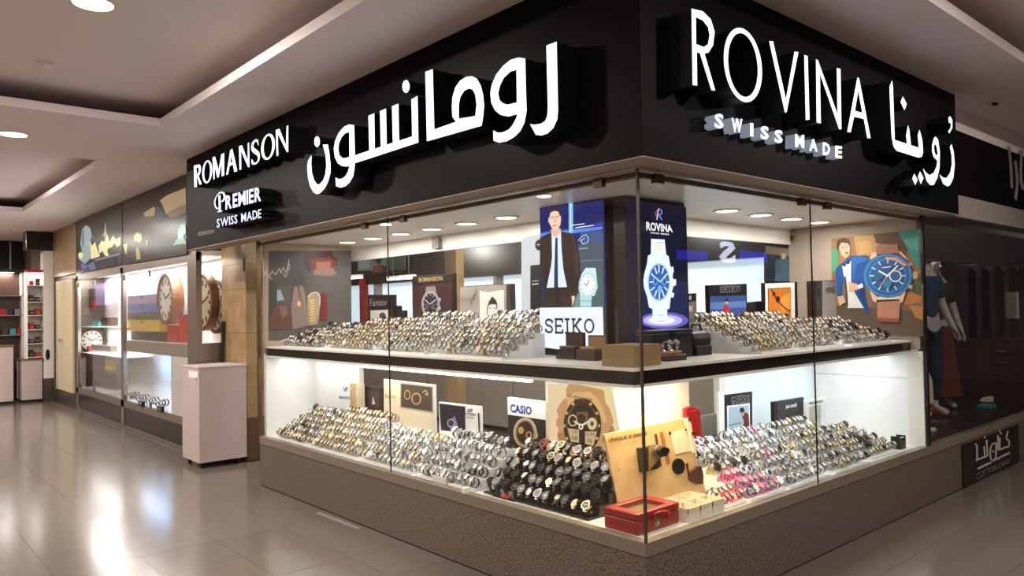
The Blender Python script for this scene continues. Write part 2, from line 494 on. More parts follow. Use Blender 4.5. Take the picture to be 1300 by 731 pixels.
def ell_slab(z0, z1, m, name, inset=0.0, d=SD, thin=None):
    e = inset; a = thin
    if a is None: poly = [(XL + 0.02, SY + e, z0), (SX - e, SY + e, z0), (SX - e, YR - 0.02, z0), (-d, YR - 0.02, z0), (-d, d, z0), (XL + 0.02, d, z0)]
    else: poly = [(XL + 0.02, SY + e, z0), (SX - e, SY + e, z0), (SX - e, YR - 0.02, z0), (SX - e - a, YR - 0.02, z0), (SX - e - a, SY + e + a, z0), (XL + 0.02, SY + e + a, z0)]
    MB().prism(poly, (0, 0, z1 - z0), m).build(name, sh)
ell_slab(1.272, 1.287, 'white_lacquer', 'shelf_top', -0.004)
ell_slab(1.204, 1.272, 'black_lacquer', 'black_band', 0.0, thin=0.02)
ell_slab(1.188, 1.204, 'white_lacquer', 'lower_trim', -0.002, thin=0.03)
ell_slab(1.215, 1.272, 'white_board', 'underside', 0.02)
ZS = 1.287

def window(n, frame): return empty(n, frame, kind='structure')
w1 = window('window_1', (-2.3, 0, ZL))
box('pane', XL + 0.01, -2.286, -0.004, 0.004, ZL, 2.27, GLASS, w1)
box('pane', -2.280, -0.006, -0.004, 0.004, ZL, 2.27, GLASS, w1)
box('joint', -2.286, -2.280, -0.004, 0.004, ZL, 2.27, 'steel_dark', w1)
box('rail', XL, -0.01, 0.006, 0.03, 2.235, 2.262, 'bronze_rail', w1)
box('edge_strip', XL - 0.02, XL + 0.01, -0.012, 0.02, ZL, 2.28, 'bronze_rail', w1)
w2 = window('window_2', (0, 1.7, ZL))
box('pane', -0.004, 0.004, 0.004, 1.715, ZL, 2.27, GLASS, w2)
box('pane', -0.004, 0.004, 1.721, YR - 0.01, ZL, 2.27, GLASS, w2)
box('joint', -0.004, 0.004, 1.715, 1.721, ZL, 2.27, 'steel_dark', w2)
box('rail', -0.03, -0.006, 0.03, YR, 2.235, 2.262, 'bronze_rail', w2)
box('corner_joint', -0.006, 0.006, -0.006, 0.006, ZL, 2.275, 'steel_dark', w2)
for x in (-2.6, -2.077, -0.25): box('clip', x - 0.03, x + 0.03, -0.014, 0.016, 2.215, 2.262, 'bronze_rail', w1)
for y in (0.16, 1.617, 1.95): box('clip', -0.016, 0.014, y - 0.035, y + 0.035, 2.215, 2.262, 'bronze_rail', w2)
# Arabic transfer on the far end of the glass
tr_ = [[(345, 355), (337, 345), (334, 352), (340, 343)], [(341, 352), (346, 344), (350, 349), (355, 340), (357, 347)], [(357, 347), (360, 339), (363, 346), (366, 338)], [(360, 347), (363, 352), (366, 343), (366, 334)], [(368, 343), (367, 329)]]
art('lettering_transfer', PY(-0.006), [('l', '#b3a69c', 0.6, p) for p in tr_], w1)

for lb_, q_ in (('small grey speaker on the bulkhead over the left window', PY(1.1).at(557, 311)), ('small grey speaker on the bulkhead over the right window', PX(-1.1).at(1004, 300))):
    t = empty('wall_speaker', q_, lb_, 'speaker')
    sx_, sy_ = ((.05, .04) if q_.y < 1.2 else (.02, .05))
    x_, y_ = (q_.x, 1.078) if q_.y < 1.2 else (-1.078, q_.y)
    box('housing', x_ - sx_, x_ + sx_, y_ - .021, y_ + .021, 2.15, 2.25, 'shop_panel_grey', t, bevel=.004); box('grille', x_ - sx_ * .7, x_ + sx_ * .7, y_ - .023, y_ + .023, 2.165, 2.21, 'gunmetal', t)
# display ceiling, bulkhead, end walls
dc = empty('ceiling_display', (-1, 1, 2.27), kind='structure')
MB().prism([(XL, 0.004, 2.27), (-0.004, 0.004, 2.27), (-0.004, YR, 2.27), (-1.1, YR, 2.27), (-1.1, 1.1, 2.27), (XL, 1.1, 2.27)], (0, 0, 0.02), 'white_lacquer').build('panel', dc)
box('bulkhead', -6.6, -1.1, 1.1, 1.13, 2.13, 2.29, 'white_lacquer', dc)
box('bulkhead', -1.13, -1.1, 1.13, YR, 2.13, 2.29, 'white_lacquer', dc)
we = empty('wall_end_left', (XL, 0.5, 0.45), kind='structure')
box('lower_panel', XL - 0.02, XL + 0.02, 0.055, 0.545, ZP, 1.215, 'white_board', we)
box('upper_panel', XL - 0.03, XL + 0.01, 0.055, 0.95, 1.287, 2.27, 'wall_plaster', we)
wr = empty('wall_end_right', (-0.5, YR, 0.45), kind='structure')
box('lower_panel', -0.93, -0.052, YR - 0.02, YR + 0.02, ZP, 0.98, 'white_board', wr)
box('lower_panel', -0.93, -0.052, YR - 0.02, YR + 0.02, 0.983, 1.215, 'white_board', wr)
box('upper_panel', -1.13, -0.01, YR - 0.0, YR + 0.04, 1.215, 2.27, 'wall_plaster', wr)
box('edge_post', -0.13, -0.01, YR - 0.03, YR + 0.02, ZP, 1.2, 'white_lacquer', wr)
wb = empty('wall_display_back', (-2.5, 0.55, 0.45), kind='structure')
box('back_panel', XL + 0.02, -3.76, 0.545, 0.565, ZP, 1.215, 'white_board', wb)
box('post', -3.76, -3.64, 0.53, 0.58, ZP, 1.215, 'white_lacquer', wb)
box('back_panel', -0.95, -0.93, 2.12, YR, ZP, 1.215, 'lit_niche', wb)
box('post', -0.97, -0.92, 2.04, 2.12, ZP, 1.215, 'white_lacquer', wb)
box('low_rail', -0.97, -0.93, 1.25, 2.04, ZP, 0.78, 'shop_panel_grey', wb)
box('low_rail', -3.64, -1.33, 0.6, 0.62, ZP, 0.62, 'white_board', wb)

# lit strips below the shelf
ls = empty('strip_light', (-2.4, 0.5, 1.19), 'long white strip light under the shelf at back of left window', 'light')
box('tube', -3.62, -1.36, 0.50, 0.53, 1.108, 1.130, 'led', ls); box('bracket', -3.62, -1.36, 0.53, 0.545, 1.108, 1.213, 'white_lacquer', ls)
area('lamp', (-3.4, 0.32, 1.183), 2.2, 0.2, P_LOWL, (1, 0.97, 0.94), (0, 0, 0), ls)
area('lamp', (-1.6, 0.32, 1.183), 1.2, 0.2, P_LOWL * 0.55, (1, 0.93, 0.82), (0, 0, 0), ls)
ls = empty('strip_light', (-0.5, 2.3, 1.19), 'cool white strip light under the shelf in right window', 'light')
box('tube', -0.62, -0.59, 1.5, 3.4, 1.195, 1.212, 'led', ls)
area('lamp', (-0.45, 2.45, 1.183), 0.3, 2.0, P_LOWR, COOL, (0, 0, 0), ls)
ls = empty('strip_light', (-0.5, 0.7, 1.19), 'warm yellow strip light above the red case at window corner', 'light')
box('tube', -0.56, -0.53, 0.25, 0.95, 1.197, 1.212, 'led', ls)
area('lamp', (-0.4, 0.62, 1.183), 0.25, 0.7, P_LOWC, (1, 0.79, 0.47), (0, 0, 0), ls)

names = ['first', 'second', 'third', 'fourth', 'fifth', 'sixth', 'seventh', 'eighth', 'ninth', 'tenth', 'eleventh', 'twelfth', 'thirteenth', 'fourteenth', 'fifteenth', 'sixteenth']
for k in range(7):
    x = -1.81 - 0.467 * k
    if x < XL + 0.1: continue
    downlight(x, 0.715, 2.27, P_DISP, 'round display downlight, %s from the lightbox pillar over the left window shelf' % names[k], 'left window downlights', 0.075, 'lamp_cool', NEUT)
for k in range(4):
    downlight(-0.66, 1.8 + 0.452 * k, 2.27, P_DISP, 'round display downlight, %s from the lightbox pillar over the right window shelf' % names[k], 'right window downlights', 0.075, 'lamp_cool', NEUT)

# ================================================================== FASCIA AND ITS LETTERING
OV = 0.189
fs = empty('sign_fascia', (-2, 0, 2.28), 'black L-shaped fascia with lit white lettering above the corner shop window', 'sign')
box('fascia_panel', -5.94, OV, -OV, -0.02, 2.285, ZC - 0.002, 'fascia_black', fs)
box('fascia_panel', 0.02, OV, -0.02, 3.78, 2.285, ZC - 0.002, 'fascia_black', fs)
MB().prism([(-5.94, -OV, 2.28), (OV, -OV, 2.28), (OV, 3.78, 2.28), (-0.01, 3.78, 2.28), (-0.01, 0.01, 2.28), (-5.94, 0.01, 2.28)], (0, 0, 0.005), 'wall_plaster').build('underside', fs)
DP = 0.13
FL = PY(-OV - DP); FR = PX(OV + DP)
A = (385, 90, 4.571); B = (540, 0, 4.062)
letter('letter', [sc([(624,235),(677,215),(684,570),(680,615),(660,660),(630,688),(600,698),(570,695),(540,640),(565,643),(595,638),(617,625),(628,600),(632,560)], *B)], FL, DP, fs)
letter('letter', [sc([(515,302),(480,297),(440,308),(400,340),(365,385),(343,435),(335,480),(340,530),(360,570),(390,593),(430,600),(475,588),(468,610),(450,645),(430,668),(400,682),(375,685),(350,672),(352,725),(380,735),(420,728),(460,705),(490,675),(512,630),(522,570),(518,450)], *B),
    sc([(470,360),(440,368),(405,400),(385,440),(375,480),(382,515),(400,533),(425,540),(472,528)], *B)], FL, DP, fs)
letter('letter', [sc([(0,370),(38,357),(46,667),(158,628),(140,603),(137,550),(140,500),(155,450),(180,415),(210,397),(240,393),(265,405),(285,440),(298,490),(303,545),(298,600),(290,648),(8,728)], *B),
    sc([(172,612),(172,540),(180,500),(200,468),(225,455),(245,462),(258,490),(264,540),(258,598)], *B)], FL, DP, fs)
letter('letter', [sc([(628,165),(663,145),(668,415),(300,535),(298,560),(290,610),(270,645),(245,668),(215,678),(190,668),(187,618),(205,628),(225,625),(245,610),(262,580),(268,547),(255,555),(225,552),(200,535),(183,500),(177,450),(185,405),(205,360),(235,325),(265,310),(295,315),(300,490),(383,462),(378,260),(412,246),(415,452),(450,440),(445,233),(480,218),(484,428),(520,417),(515,205),(552,190),(556,405),(632,380)], *A),
    sc([(267,355),(245,360),(222,385),(207,420),(203,455),(210,490),(230,507),(250,505),(268,497)], *A)], FL, DP, fs)
letter('letter_dot', [sc(ell((596, 90), (21, 0), (0, 37), 24), *A)], FL, DP, fs)
letter('letter', [sc([(113,428),(143,427),(150,470),(158,540),(158,590),(145,640),(125,680),(100,707),(80,715),(60,705),(40,670),(28,620),(23,560),(28,520),(48,488),(46,540),(50,590),(62,632),(80,658),(95,658),(115,635),(128,600),(134,550),(130,490)], *A)], FL, DP, fs)
letter('letter_dot', [sc(ell((80, 410), (16, 0), (0, 31), 24), *A)], FL, DP, fs)
D = (240, 150, 7.307)
letter('letter', [sc([(45,440),(95,428),(108,445),(110,480),(100,520),(88,535),(118,610),(97,618),(75,545),(70,545),(73,635),(50,640)], *D), sc([(68,460),(85,455),(90,475),(87,505),(70,520)], *D)], FL, DP, fs)
letter('letter', [sc(ell((168, 497), (46, -18), (0, -105)), *D), sc(ell((168, 497), (28, -11), (0, -90)), *D)], FL, DP, fs)
letter('letter', [sc([(218,365),(240,355),(275,480),(300,335),(325,322),(325,530),(302,540),(303,400),(276,545),(262,552),(238,440),(236,565),(226,570)], *D)], FL, DP, fs)
letter('letter', [sc([(383,295),(402,285),(448,490),(420,500),(408,430),(375,445),(362,520),(345,525)], *D), sc([(392,350),(402,405),(381,415)], *D)], FL, DP, fs)
letter('letter', [sc([(463,262),(490,250),(545,395),(545,232),(557,225),(560,450),(548,455),(482,300),(484,475),(468,480)], *D)], FL, DP, fs)
letter('letter', [sc([(645,250),(640,200),(620,195),(598,208),(582,235),(576,265),(580,300),(600,325),(632,345),(640,370),(632,400),(615,415),(600,412),(585,380),(580,385),(582,425),(605,432),(630,420),(650,395),(658,350),(650,315),(625,290),(602,275),(596,255),(603,230),(618,215),(632,222),(640,252)], *D)], FL, DP, fs)
letter('letter', [sc(ell((732, 265), (64, -26), (0, -118)), *D), sc(ell((732, 265), (40, -16), (0, -102)), *D)], FL, DP, fs)
letter('letter', [sc([(805,110),(838,98),(900,255),(905,75),(920,65),(920,310),(908,315),(822,140),(828,345),(812,352)], *D)], FL, DP, fs)
E_ = (240, 220, 7.307)
letter('letter', [sc([(272,205),(292,198),(296,348),(310,345),(310,352),(265,363),(265,355),(276,350)], *E_)], FL, DP, fs, 'letter_face_blue')
letter('letter', [sc([(255,205),(275,178),(305,168),(330,180),(340,210),(335,240),(318,260),(297,268),(297,258),(310,250),(320,230),(320,205),(310,188),(295,183),(275,190),(260,210),(248,240),(244,275),(250,305),(262,320),(270,318),(270,330),(255,332),(240,312),(232,280),(235,245)], *E_)], FL, DP, fs, 'letter_face_blue')
def word(body, quad, pl, bold, parent, face='letter_face_blue', depth=DP):
    """A word of built-up letters, each letter a part."""
    widths = []
    x = 0
    for ch in body:
        if ch == ' ': widths.append((x, x + 0.35, None)); x += 0.45; continue
        vs, _ = text_mesh(ch, bold, 1); w = max(v.x for v in vs) - min(v.x for v in vs)
        widths.append((x, x + w, ch)); x += w + 0.09
    tot = x - 0.09
    TL, TR, BR, BL = quad
    li = lambda p, q, a: (p[0] + (q[0] - p[0]) * a, p[1] + (q[1] - p[1]) * a)
    for a, b, ch in widths:
        if ch: text_quad('letter', ch, (li(TL, TR, a / tot), li(TL, TR, b / tot), li(BL, BR, b / tot), li(BL, BR, a / tot)), pl, face, parent, depth, bold, 1, 'letter_side', off=0)
word('REMIER', [(240 + 338 / 7.307, 220 + 208 / 7.307), (240 + 665 / 7.307, 220 + 122 / 7.307), (240 + 668 / 7.307, 220 + 255 / 7.307), (240 + 338 / 7.307, 220 + 338 / 7.307)], FL, 0.03, fs)
word('SWISS MADE', [(240 + 257 / 7.307, 220 + 425 / 7.307), (240 + 668 / 7.307, 220 + 330 / 7.307), (240 + 670 / 7.307, 220 + 412 / 7.307), (240 + 257 / 7.307, 220 + 505 / 7.307)], FL, 0.012, fs)
text_quad('small_lettering', 'ROMANSON', [(252.2, 294.3), (272, 291), (272, 295.6), (252.2, 300)], PY(-OV), 'shop_panel_grey', fs, 0, 0.0)
G = (865, 0, 3.48)
letter('letter', [sc([(45,38),(95,50),(130,85),(147,140),(140,200),(120,232),(102,236),(150,400),(133,398),(82,235),(68,230),(70,378),(50,375)], *G), sc([(64,75),(95,90),(118,120),(125,155),(118,195),(100,208),(65,195)], *G)], FR, DP, fs)
letter('letter', [sc(ell((272, 287), (84.5, 33), (0, -161)), *G), sc(ell((272, 287), (66, 26), (0, -139)), *G)], FR, DP, fs)
letter('letter', [sc([(388,182),(405,182),(462,440),(500,228),(517,230),(465,495),(458,498)], *G)], FR, DP, fs)
letter('letter', [sc([(543,243),(558,248),(566,528),(550,530)], *G)], FR, DP, fs)
letter('letter', [sc([(595,262),(603,265),(690,505),(687,300),(703,305),(707,570),(698,572),(612,325),(616,545),(598,540)], *G)], FR, DP, fs)
letter('letter', [sc([(778,342),(785,345),(836,610),(822,610),(806,525),(763,515),(748,585),(733,582)], *G), sc([(781,400),(800,498),(767,490)], *G)], FR, DP, fs)
K = (1110, 90, 4.567)
letter('letter', [sc([(88,90),(103,55),(108,95),(118,400),(190,423),(184,375),(195,315),(203,340),(212,430),(258,446),(252,370),(262,340),(278,400),(283,470),(275,498),(255,502),(130,463),(112,440),(100,380),(92,200)], *K)], FR, DP, fs)
for d in ([(152,180),(165,148),(188,190),(175,228)], [(220,625),(232,595),(250,630),(237,662)], [(253,612),(265,582),(285,620),(270,655)]):
    letter('letter_dot', [sc(d, *K)], FR, DP, fs)
letter('letter', [sc([(335,430),(345,390),(355,380),(370,400),(380,470),(378,560),(365,620),(345,660),(325,662),(305,640),(282,565),(300,590),(320,605),(345,590),(362,550),(365,520),(345,500),(335,470)], *K), sc([(345,440),(352,420),(362,440),(368,485),(360,490),(350,475)], *K)], FR, DP, fs)
letter('letter', [sc([(438,440),(448,425),(460,470),(466,540),(458,620),(440,660),(425,670),(400,655),(378,600),(400,620),(420,620),(440,590),(450,540),(448,490)], *K)], FR, DP, fs)
letter('letter_dot', [sc([(430,270),(440,262),(452,285),(452,330),(435,362),(428,350),(442,330),(445,305),(432,300)], *K)], FR, DP, fs)
FS = PX(OV + 0.06)
word('S W I S S M A D E'.replace(' ', ''), [(0, 0)] * 4, FS, 0.03, fs, depth=0.06) if False else None
for ch, x0, x1, y0, y1 in [('S',147,187,500,570),('W',222,270,520,588),('I',304,318,543,603),('S',350,386,555,618),('S',412,448,572,634),('M',503,543,592,655),('A',565,602,612,670),('D',625,657,628,688),('E',680,710,643,700)]:
    s_ = (x1 - x0) * 0.12
    text_quad('letter', ch, [(865 + x0 / 3.48, y0 / 3.48), (865 + x1 / 3.48, (y0 + s_) / 3.48), (865 + x1 / 3.48, y1 / 3.48), (865 + x0 / 3.48, (y1 - s_) / 3.48)], FS, 'letter_face', fs, 0.06, 0.035, 1, 'letter_side_glow', off=0)

# ================================================================== LIGHTBOX PILLAR
PXW, PYW = -0.62, 0.62
pw = empty('wall_pillar', (-1, 1, ZP), kind='structure')
box('core_upper', -1.34, PXW, PYW, 1.24, ZS, 2.268, 'black_lacquer', pw)
box('core_lower', -1.33, PXW, PYW, 1.24, ZP, 1.215, 'white_board', pw)
def lightbox(name, label, pl, q, thick, layers, m, edge='shop_black', extra=None):
    P = [pl.at(u, v) for u, v in q]
    o = empty(name, (P[2] + P[3]) / 2 - Vector((0, 0, 0)), label, 'lightbox')
    MB().prism([p - pl.n * 0.0 for p in P], -pl.n * thick, edge).build('casing', o)
    art('glowing_print', pl, layers, o, m, off=0.001)
    return o
SK = PY(0.58)
skq = [(685, 263.5), (767, 252.5), (771, 452), (690, 440)]
man = lambda pts: sc(pts, 680, 250, 7.31)
man2 = lambda pts: sc(pts, 680, 340, 7.31)
L = [('#1f2462', [(685.5, 264.5), (766.5, 253.5), (770, 390), (688.5, 391)]),
     ('#2b3e9a', man([(45, 330), (150, 300), (330, 300), (620, 230), (625, 300), (45, 390)])),
     ('#5d83d6', man([(45, 340), (150, 320), (620, 275), (620, 300), (400, 330), (45, 372)])),
     ('#7fb2e8', man([(308, 60), (350, 55), (352, 330), (310, 332)])), ('#c4e2f6', man([(322, 60), (332, 58), (334, 330), (322, 332)])),
     ('#3d5482', man([(420, 330), (630, 310), (632, 420), (420, 440)])), ('#4a5560', man([(400, 440), (632, 420), (636, 731), (400, 731)])),
     ('#44605a', man2([(380, 60), (634, 40), (640, 365), (350, 365)])), ('#6d8a86', man2([(390, 240), (450, 240), (440, 362), (360, 362)])),
     ('#8a8f98', man([(430, 590), (634, 580), (634, 584), (430, 596)])),
     ('#3a2a26', man([(45, 380), (100, 350), (150, 330), (240, 320), (350, 340), (372, 400), (400, 480), (418, 600), (425, 731), (45, 731)])),
     ('#2e211e', man2([(85, 0), (420, 0), (415, 120), (395, 240), (350, 330), (350, 362), (75, 362)])),
     ('#46332e', man([(345, 345), (368, 400), (396, 520), (410, 731), (380, 731), (360, 500)])),
     ('#dbe8f4', man([(155, 330), (242, 320), (248, 480), (270, 731), (140, 731), (160, 560)])), ('#dbe8f4', man2([(148, -2), (262, -2), (300, 180), (110, 185)])),
     ('#2b3550', man([(192, 378), (212, 378), (216, 731), (180, 731)])), ('#2b3550', man2([(182, -2), (214, -2), (218, 190), (180, 190)])),
     ('#e5b9a2', man([(152, 300), (240, 290), (240, 335), (195, 375), (155, 345)])),
     ('#efc8b2', man([(130, 200), (140, 140), (200, 125), (240, 150), (246, 200), (240, 260), (215, 300), (185, 308), (160, 290), (140, 250), (126, 225)])),
     ('#3a2822', man([(135, 165), (138, 120), (170, 95), (220, 100), (240, 135), (244, 180), (232, 170), (222, 135), (180, 130), (145, 150), (140, 200), (134, 200)])),
     ('#6b4436', man([(155, 190), (182, 184), (182, 190), (155, 197)])), ('#6b4436', man([(197, 182), (224, 178), (224, 185), (197, 190)])),
     ('#d39e88', man([(188, 190), (195, 190), (200, 232), (184, 234)])), ('#b06a5c', man([(172, 264), (208, 260), (205, 268), (176, 272)])),
     ('#1a1412', man2([(110, 186), (300, 178), (302, 200), (108, 205)])), ('#efc8b2', man2([(345, 262), (375, 258), (378, 285), (362, 330), (350, 362), (352, 310)])),
     ('#241a18', man2([(205, 205), (215, 205), (225, 362), (215, 362)])),
     ('#cfe6ec', man2([(480, 0), (570, 0), (575, 30), (590, 180), (560, 260), (430, 260), (412, 180), (440, 60)])),
     ('e', '#b4d4de', 680 + 500 / 7.31, 340 + 155 / 7.31, 11.5, 15.5), ('e', '#eef7f8', 680 + 500 / 7.31, 340 + 155 / 7.31, 9.6, 13.2),
     *ring_layer('#7fa6b4', 680 + 500 / 7.31, 340 + 155 / 7.31, 9.6, 13.2, 12, 0.72, 0.95, 0.8),
     ('l', '#26323c', 0.9, man2([(497, 165), (520, 110)])), ('l', '#26323c', 0.9, man2([(497, 165), (470, 140)])),
     ('#b7d7dc', man2([(435, 262), (545, 262), (535, 420), (440, 400)])), ('#8fb8c0', man2([(440, 300), (542, 300), (540, 315), (440, 312)])), ('#8fb8c0', man2([(440, 350), (538, 350), (536, 364), (440, 362)])),
     ('l', '#cfe0ff', 0.7, man([(420, 410), (450, 370), (490, 350), (515, 380), (510, 420), (470, 440), (440, 410), (480, 385)])), ('l', '#cfe0ff', 0.6, man([(430, 480), (510, 475)])),
     ('l', '#ffffff', 0.9, man([(365, 265), (480, 250)])), ('l', '#ffffff', 0.9, man([(395, 287), (565, 265)])),
     ('#e6ecfb', [(688.5, 390.5), (769, 389.5), (770.8, 451), (690, 440)])]
lb = lightbox('lightbox', 'tall backlit advert of a man in dark suit over white panel', SK, skq, 0.035, L, PRINTHOT)
def serif_word(name, body, quad, pl, m, parent, w=0.16, off=0.012):
    """Slab-serif capitals drawn as bars (letters are 1 high)."""
    G_ = {'S': (0.62, None), 'E': (0.6, [((.08,0),(.08,1)), ((0,1),(.6,1)), ((0,0),(.6,0)), ((.08,.5),(.5,.5)), ((.57,1),(.57,.75)), ((.57,0),(.57,.25))]),
          'I': (0.36, [((.18,0),(.18,1)), ((0,1),(.36,1)), ((0,0),(.36,0))]),
          'K': (0.72, [((.12,0),(.12,1)), ((0,1),(.28,1)), ((0,0),(.28,0)), ((.15,.42),(.6,1)), ((.28,.55),(.6,0)), ((.46,1),(.72,1)), ((.46,0),(.72,0))]), 'O': (0.72, None),
          'G': (0.66, None), 'U': (0.7, None)}
    G_['S'] = (0.62, [((.56,.7),(.56,.93)), ((.56,.82),(.45,.95)), ((.45,.95),(.2,.97)), ((.2,.97),(.07,.85)), ((.07,.85),(.07,.68)), ((.07,.68),(.17,.57)), ((.17,.57),(.45,.47)), ((.45,.47),(.55,.35)), ((.55,.35),(.55,.15)), ((.55,.15),(.42,.03)), ((.42,.03),(.18,.05)), ((.18,.05),(.06,.2)), ((.06,.07),(.06,.32))])
    G_['O'] = (0.72, [((.36 + .3 * math.cos(a), .5 + .48 * math.sin(a)), (.36 + .3 * math.cos(b), .5 + .48 * math.sin(b))) for a, b in [(2 * math.pi * k / 20, 2 * math.pi * (k + 1) / 20) for k in range(20)]])
    G_['G'] = (0.66, [((.33 + .28 * math.cos(a), .5 + .48 * math.sin(a)), (.33 + .28 * math.cos(b), .5 + .48 * math.sin(b))) for a, b in [(R(40 + 16 * k), R(56 + 16 * k)) for k in range(18)]] + [((.4,.42),(.66,.42)), ((.58,.42),(.58,0))])
    G_['U'] = (0.7, [((.12,.25),(.12,1)), ((.58,.25),(.58,1)), ((0,1),(.26,1)), ((.46,1),(.7,1)), ((.12,.25),(.22,.04)), ((.22,.04),(.46,.04)), ((.46,.04),(.58,.25))])
    tot = sum(G_[c][0] for c in body) + 0.14 * (len(body) - 1)
    TL, TR, BR, BL = (pl.at(u, v, off) for u, v in quad)
    hpx = (TL - BL).length
    mb = MB(); x = 0
    asp = ((BR - BL).length / tot) / hpx
    def mp(px, py):
        a = px / tot
        return (BL * (1 - a) + BR * a) * (1 - py) + (TL * (1 - a) + TR * a) * py
    for c in body:
        for (ax, ay), (bx, by) in G_[c][1]:
            dx, dy = (bx - ax) * asp, by - ay; l = math.hypot(dx, dy); nx, ny = -dy / l * w / 2 / asp, dx / l * w / 2
            q = [mp(x + ax + nx, ay + ny), mp(x + bx + nx, by + ny), mp(x + bx - nx, by - ny), mp(x + ax - nx, ay - ny)]
            if (q[1] - q[0]).cross(q[2] - q[0]).dot(pl.n) < 0: q.reverse()
            mb.face(q, m)
        x += G_[c][0] + 0.14
    return mb.build(name, parent)
mat('print_dark', '#3a3038', 0.5); mat('print_black', '#0d0d0f', 0.5); mat('print_white', '#f2f2f2', 0.5); mat('print_blue', '#1a3f9c', 0.5); mat('print_gold', '#b39a62', 0.4); mat('print_brown', '#5a4426', 0.6); mat('print_grey', '#8a8888', 0.5)
mat('print_lit_white', '#ffffff', 0.4, emit=1.2)
serif_word('lettering', 'SEIKO', man2([(115, 475), (575, 475), (578, 600), (118, 600)]), SK, 'print_dark', lb, 0.17, 0.03)

RV = PX(-0.58)
rq = [(793, 251), (871, 263), (876, 441), (797, 452)]
rv = lambda pts: sc(pts, 785, 250, 7.31); rv2 = lambda pts: sc(pts, 785, 330, 7.31)
c0 = (785 + 370 / 7.31, 330 + 205 / 7.31)
L = [('#0d1024', [(793.5, 252), (870.5, 264), (875.5, 440), (797.5, 451)]),
     ('#1a2348', rv2([(200, 200), (640, 200), (645, 520), (205, 540)])), ('e', '#6a5cb8', 785 + 420 / 7.31, 330 + 560 / 7.31, 31, 10.5), ('e', '#b9b0f0', 785 + 410 / 7.31, 330 + 560 / 7.31, 25, 7.5), ('e', '#f0eeff', 785 + 400 / 7.31, 330 + 560 / 7.31, 17, 5),
     ('#e9f2ff', rv([(300, 388), (425, 395), (440, 535), (462, 548), (478, 640), (500, 660), (512, 690), (500, 712), (505, 731), (232, 731), (262, 620), (270, 545), (298, 530)])),
     ('#e9f2ff', rv2([(270, -5), (465, -5), (478, 70), (505, 60), (510, 110), (490, 125), (505, 175), (532, 180), (530, 235), (505, 245), (492, 300), (515, 310), (505, 350), (482, 345), (470, 450), (448, 460), (450, 580), (315, 580), (312, 455), (280, 440), (262, 340), (232, 250), (228, 180), (250, 80)])),
     ('#f2ead2', rv([(325, 440), (405, 445), (408, 500), (325, 500)])),
     ('e', '#9cc6f0', *c0, 14, 24), ('e', '#2f62b4', *c0, 12.8, 22),
     *ring_layer('#e8f4ff', *c0, 12.8, 22, 12, 0.55, 0.98, 1.5),
     ('e', '#7fb0e8', c0[0] - 5.5, c0[1] - 1, 3, 5), ('e', '#7fb0e8', c0[0] + 5.5, c0[1] - 1, 3, 5), ('e', '#7fb0e8', c0[0], c0[1] + 9, 3, 5), ('e', '#2a56a0', c0[0] - 5.5, c0[1] - 1, 2, 3.6), ('e', '#2a56a0', c0[0] + 5.5, c0[1] - 1, 2, 3.6),
     ('l', '#f4faff', 1.1, [(c0[0], c0[1]), (c0[0] + 8, c0[1] - 9)]), ('l', '#f4faff', 1.1, [(c0[0], c0[1]), (c0[0] - 6, c0[1] - 6)]),
     ('l', '#9fb0c8', 0.7, rv2([(345, 512), (412, 512)])), ('l', '#9fb0c8', 0.7, rv2([(345, 568), (412, 568)])), ('l', '#8a97a8', 0.8, rv([(335, 424), (398, 428)])),
     ('l', '#d9dcff', 1.1, rv([(338, 215), (352, 110)])), ('l', '#8f9df0', 1.1, rv([(352, 110), (378, 125), (385, 155), (355, 170), (385, 215)])), ('l', '#c04878', 1.0, rv([(352, 105), (325, 150), (335, 200)]))]
lb = lightbox('lightbox', 'tall dark backlit advert with a large white and blue chronograph', RV, rq, 0.035, L, PRINTHOT)
text_quad('lettering', 'ROVINA', rv([(235, 232), (470, 262), (482, 332), (237, 312)]), RV, 'print_lit_white', lb, 0, 0.02, off=0.02)
text_quad('lettering', 'SWISS MADE', rv([(277, 327), (445, 343), (447, 357), (277, 342)]), RV, 'print_lit_white', lb, 0, 0.02, 1.3, off=0.02)

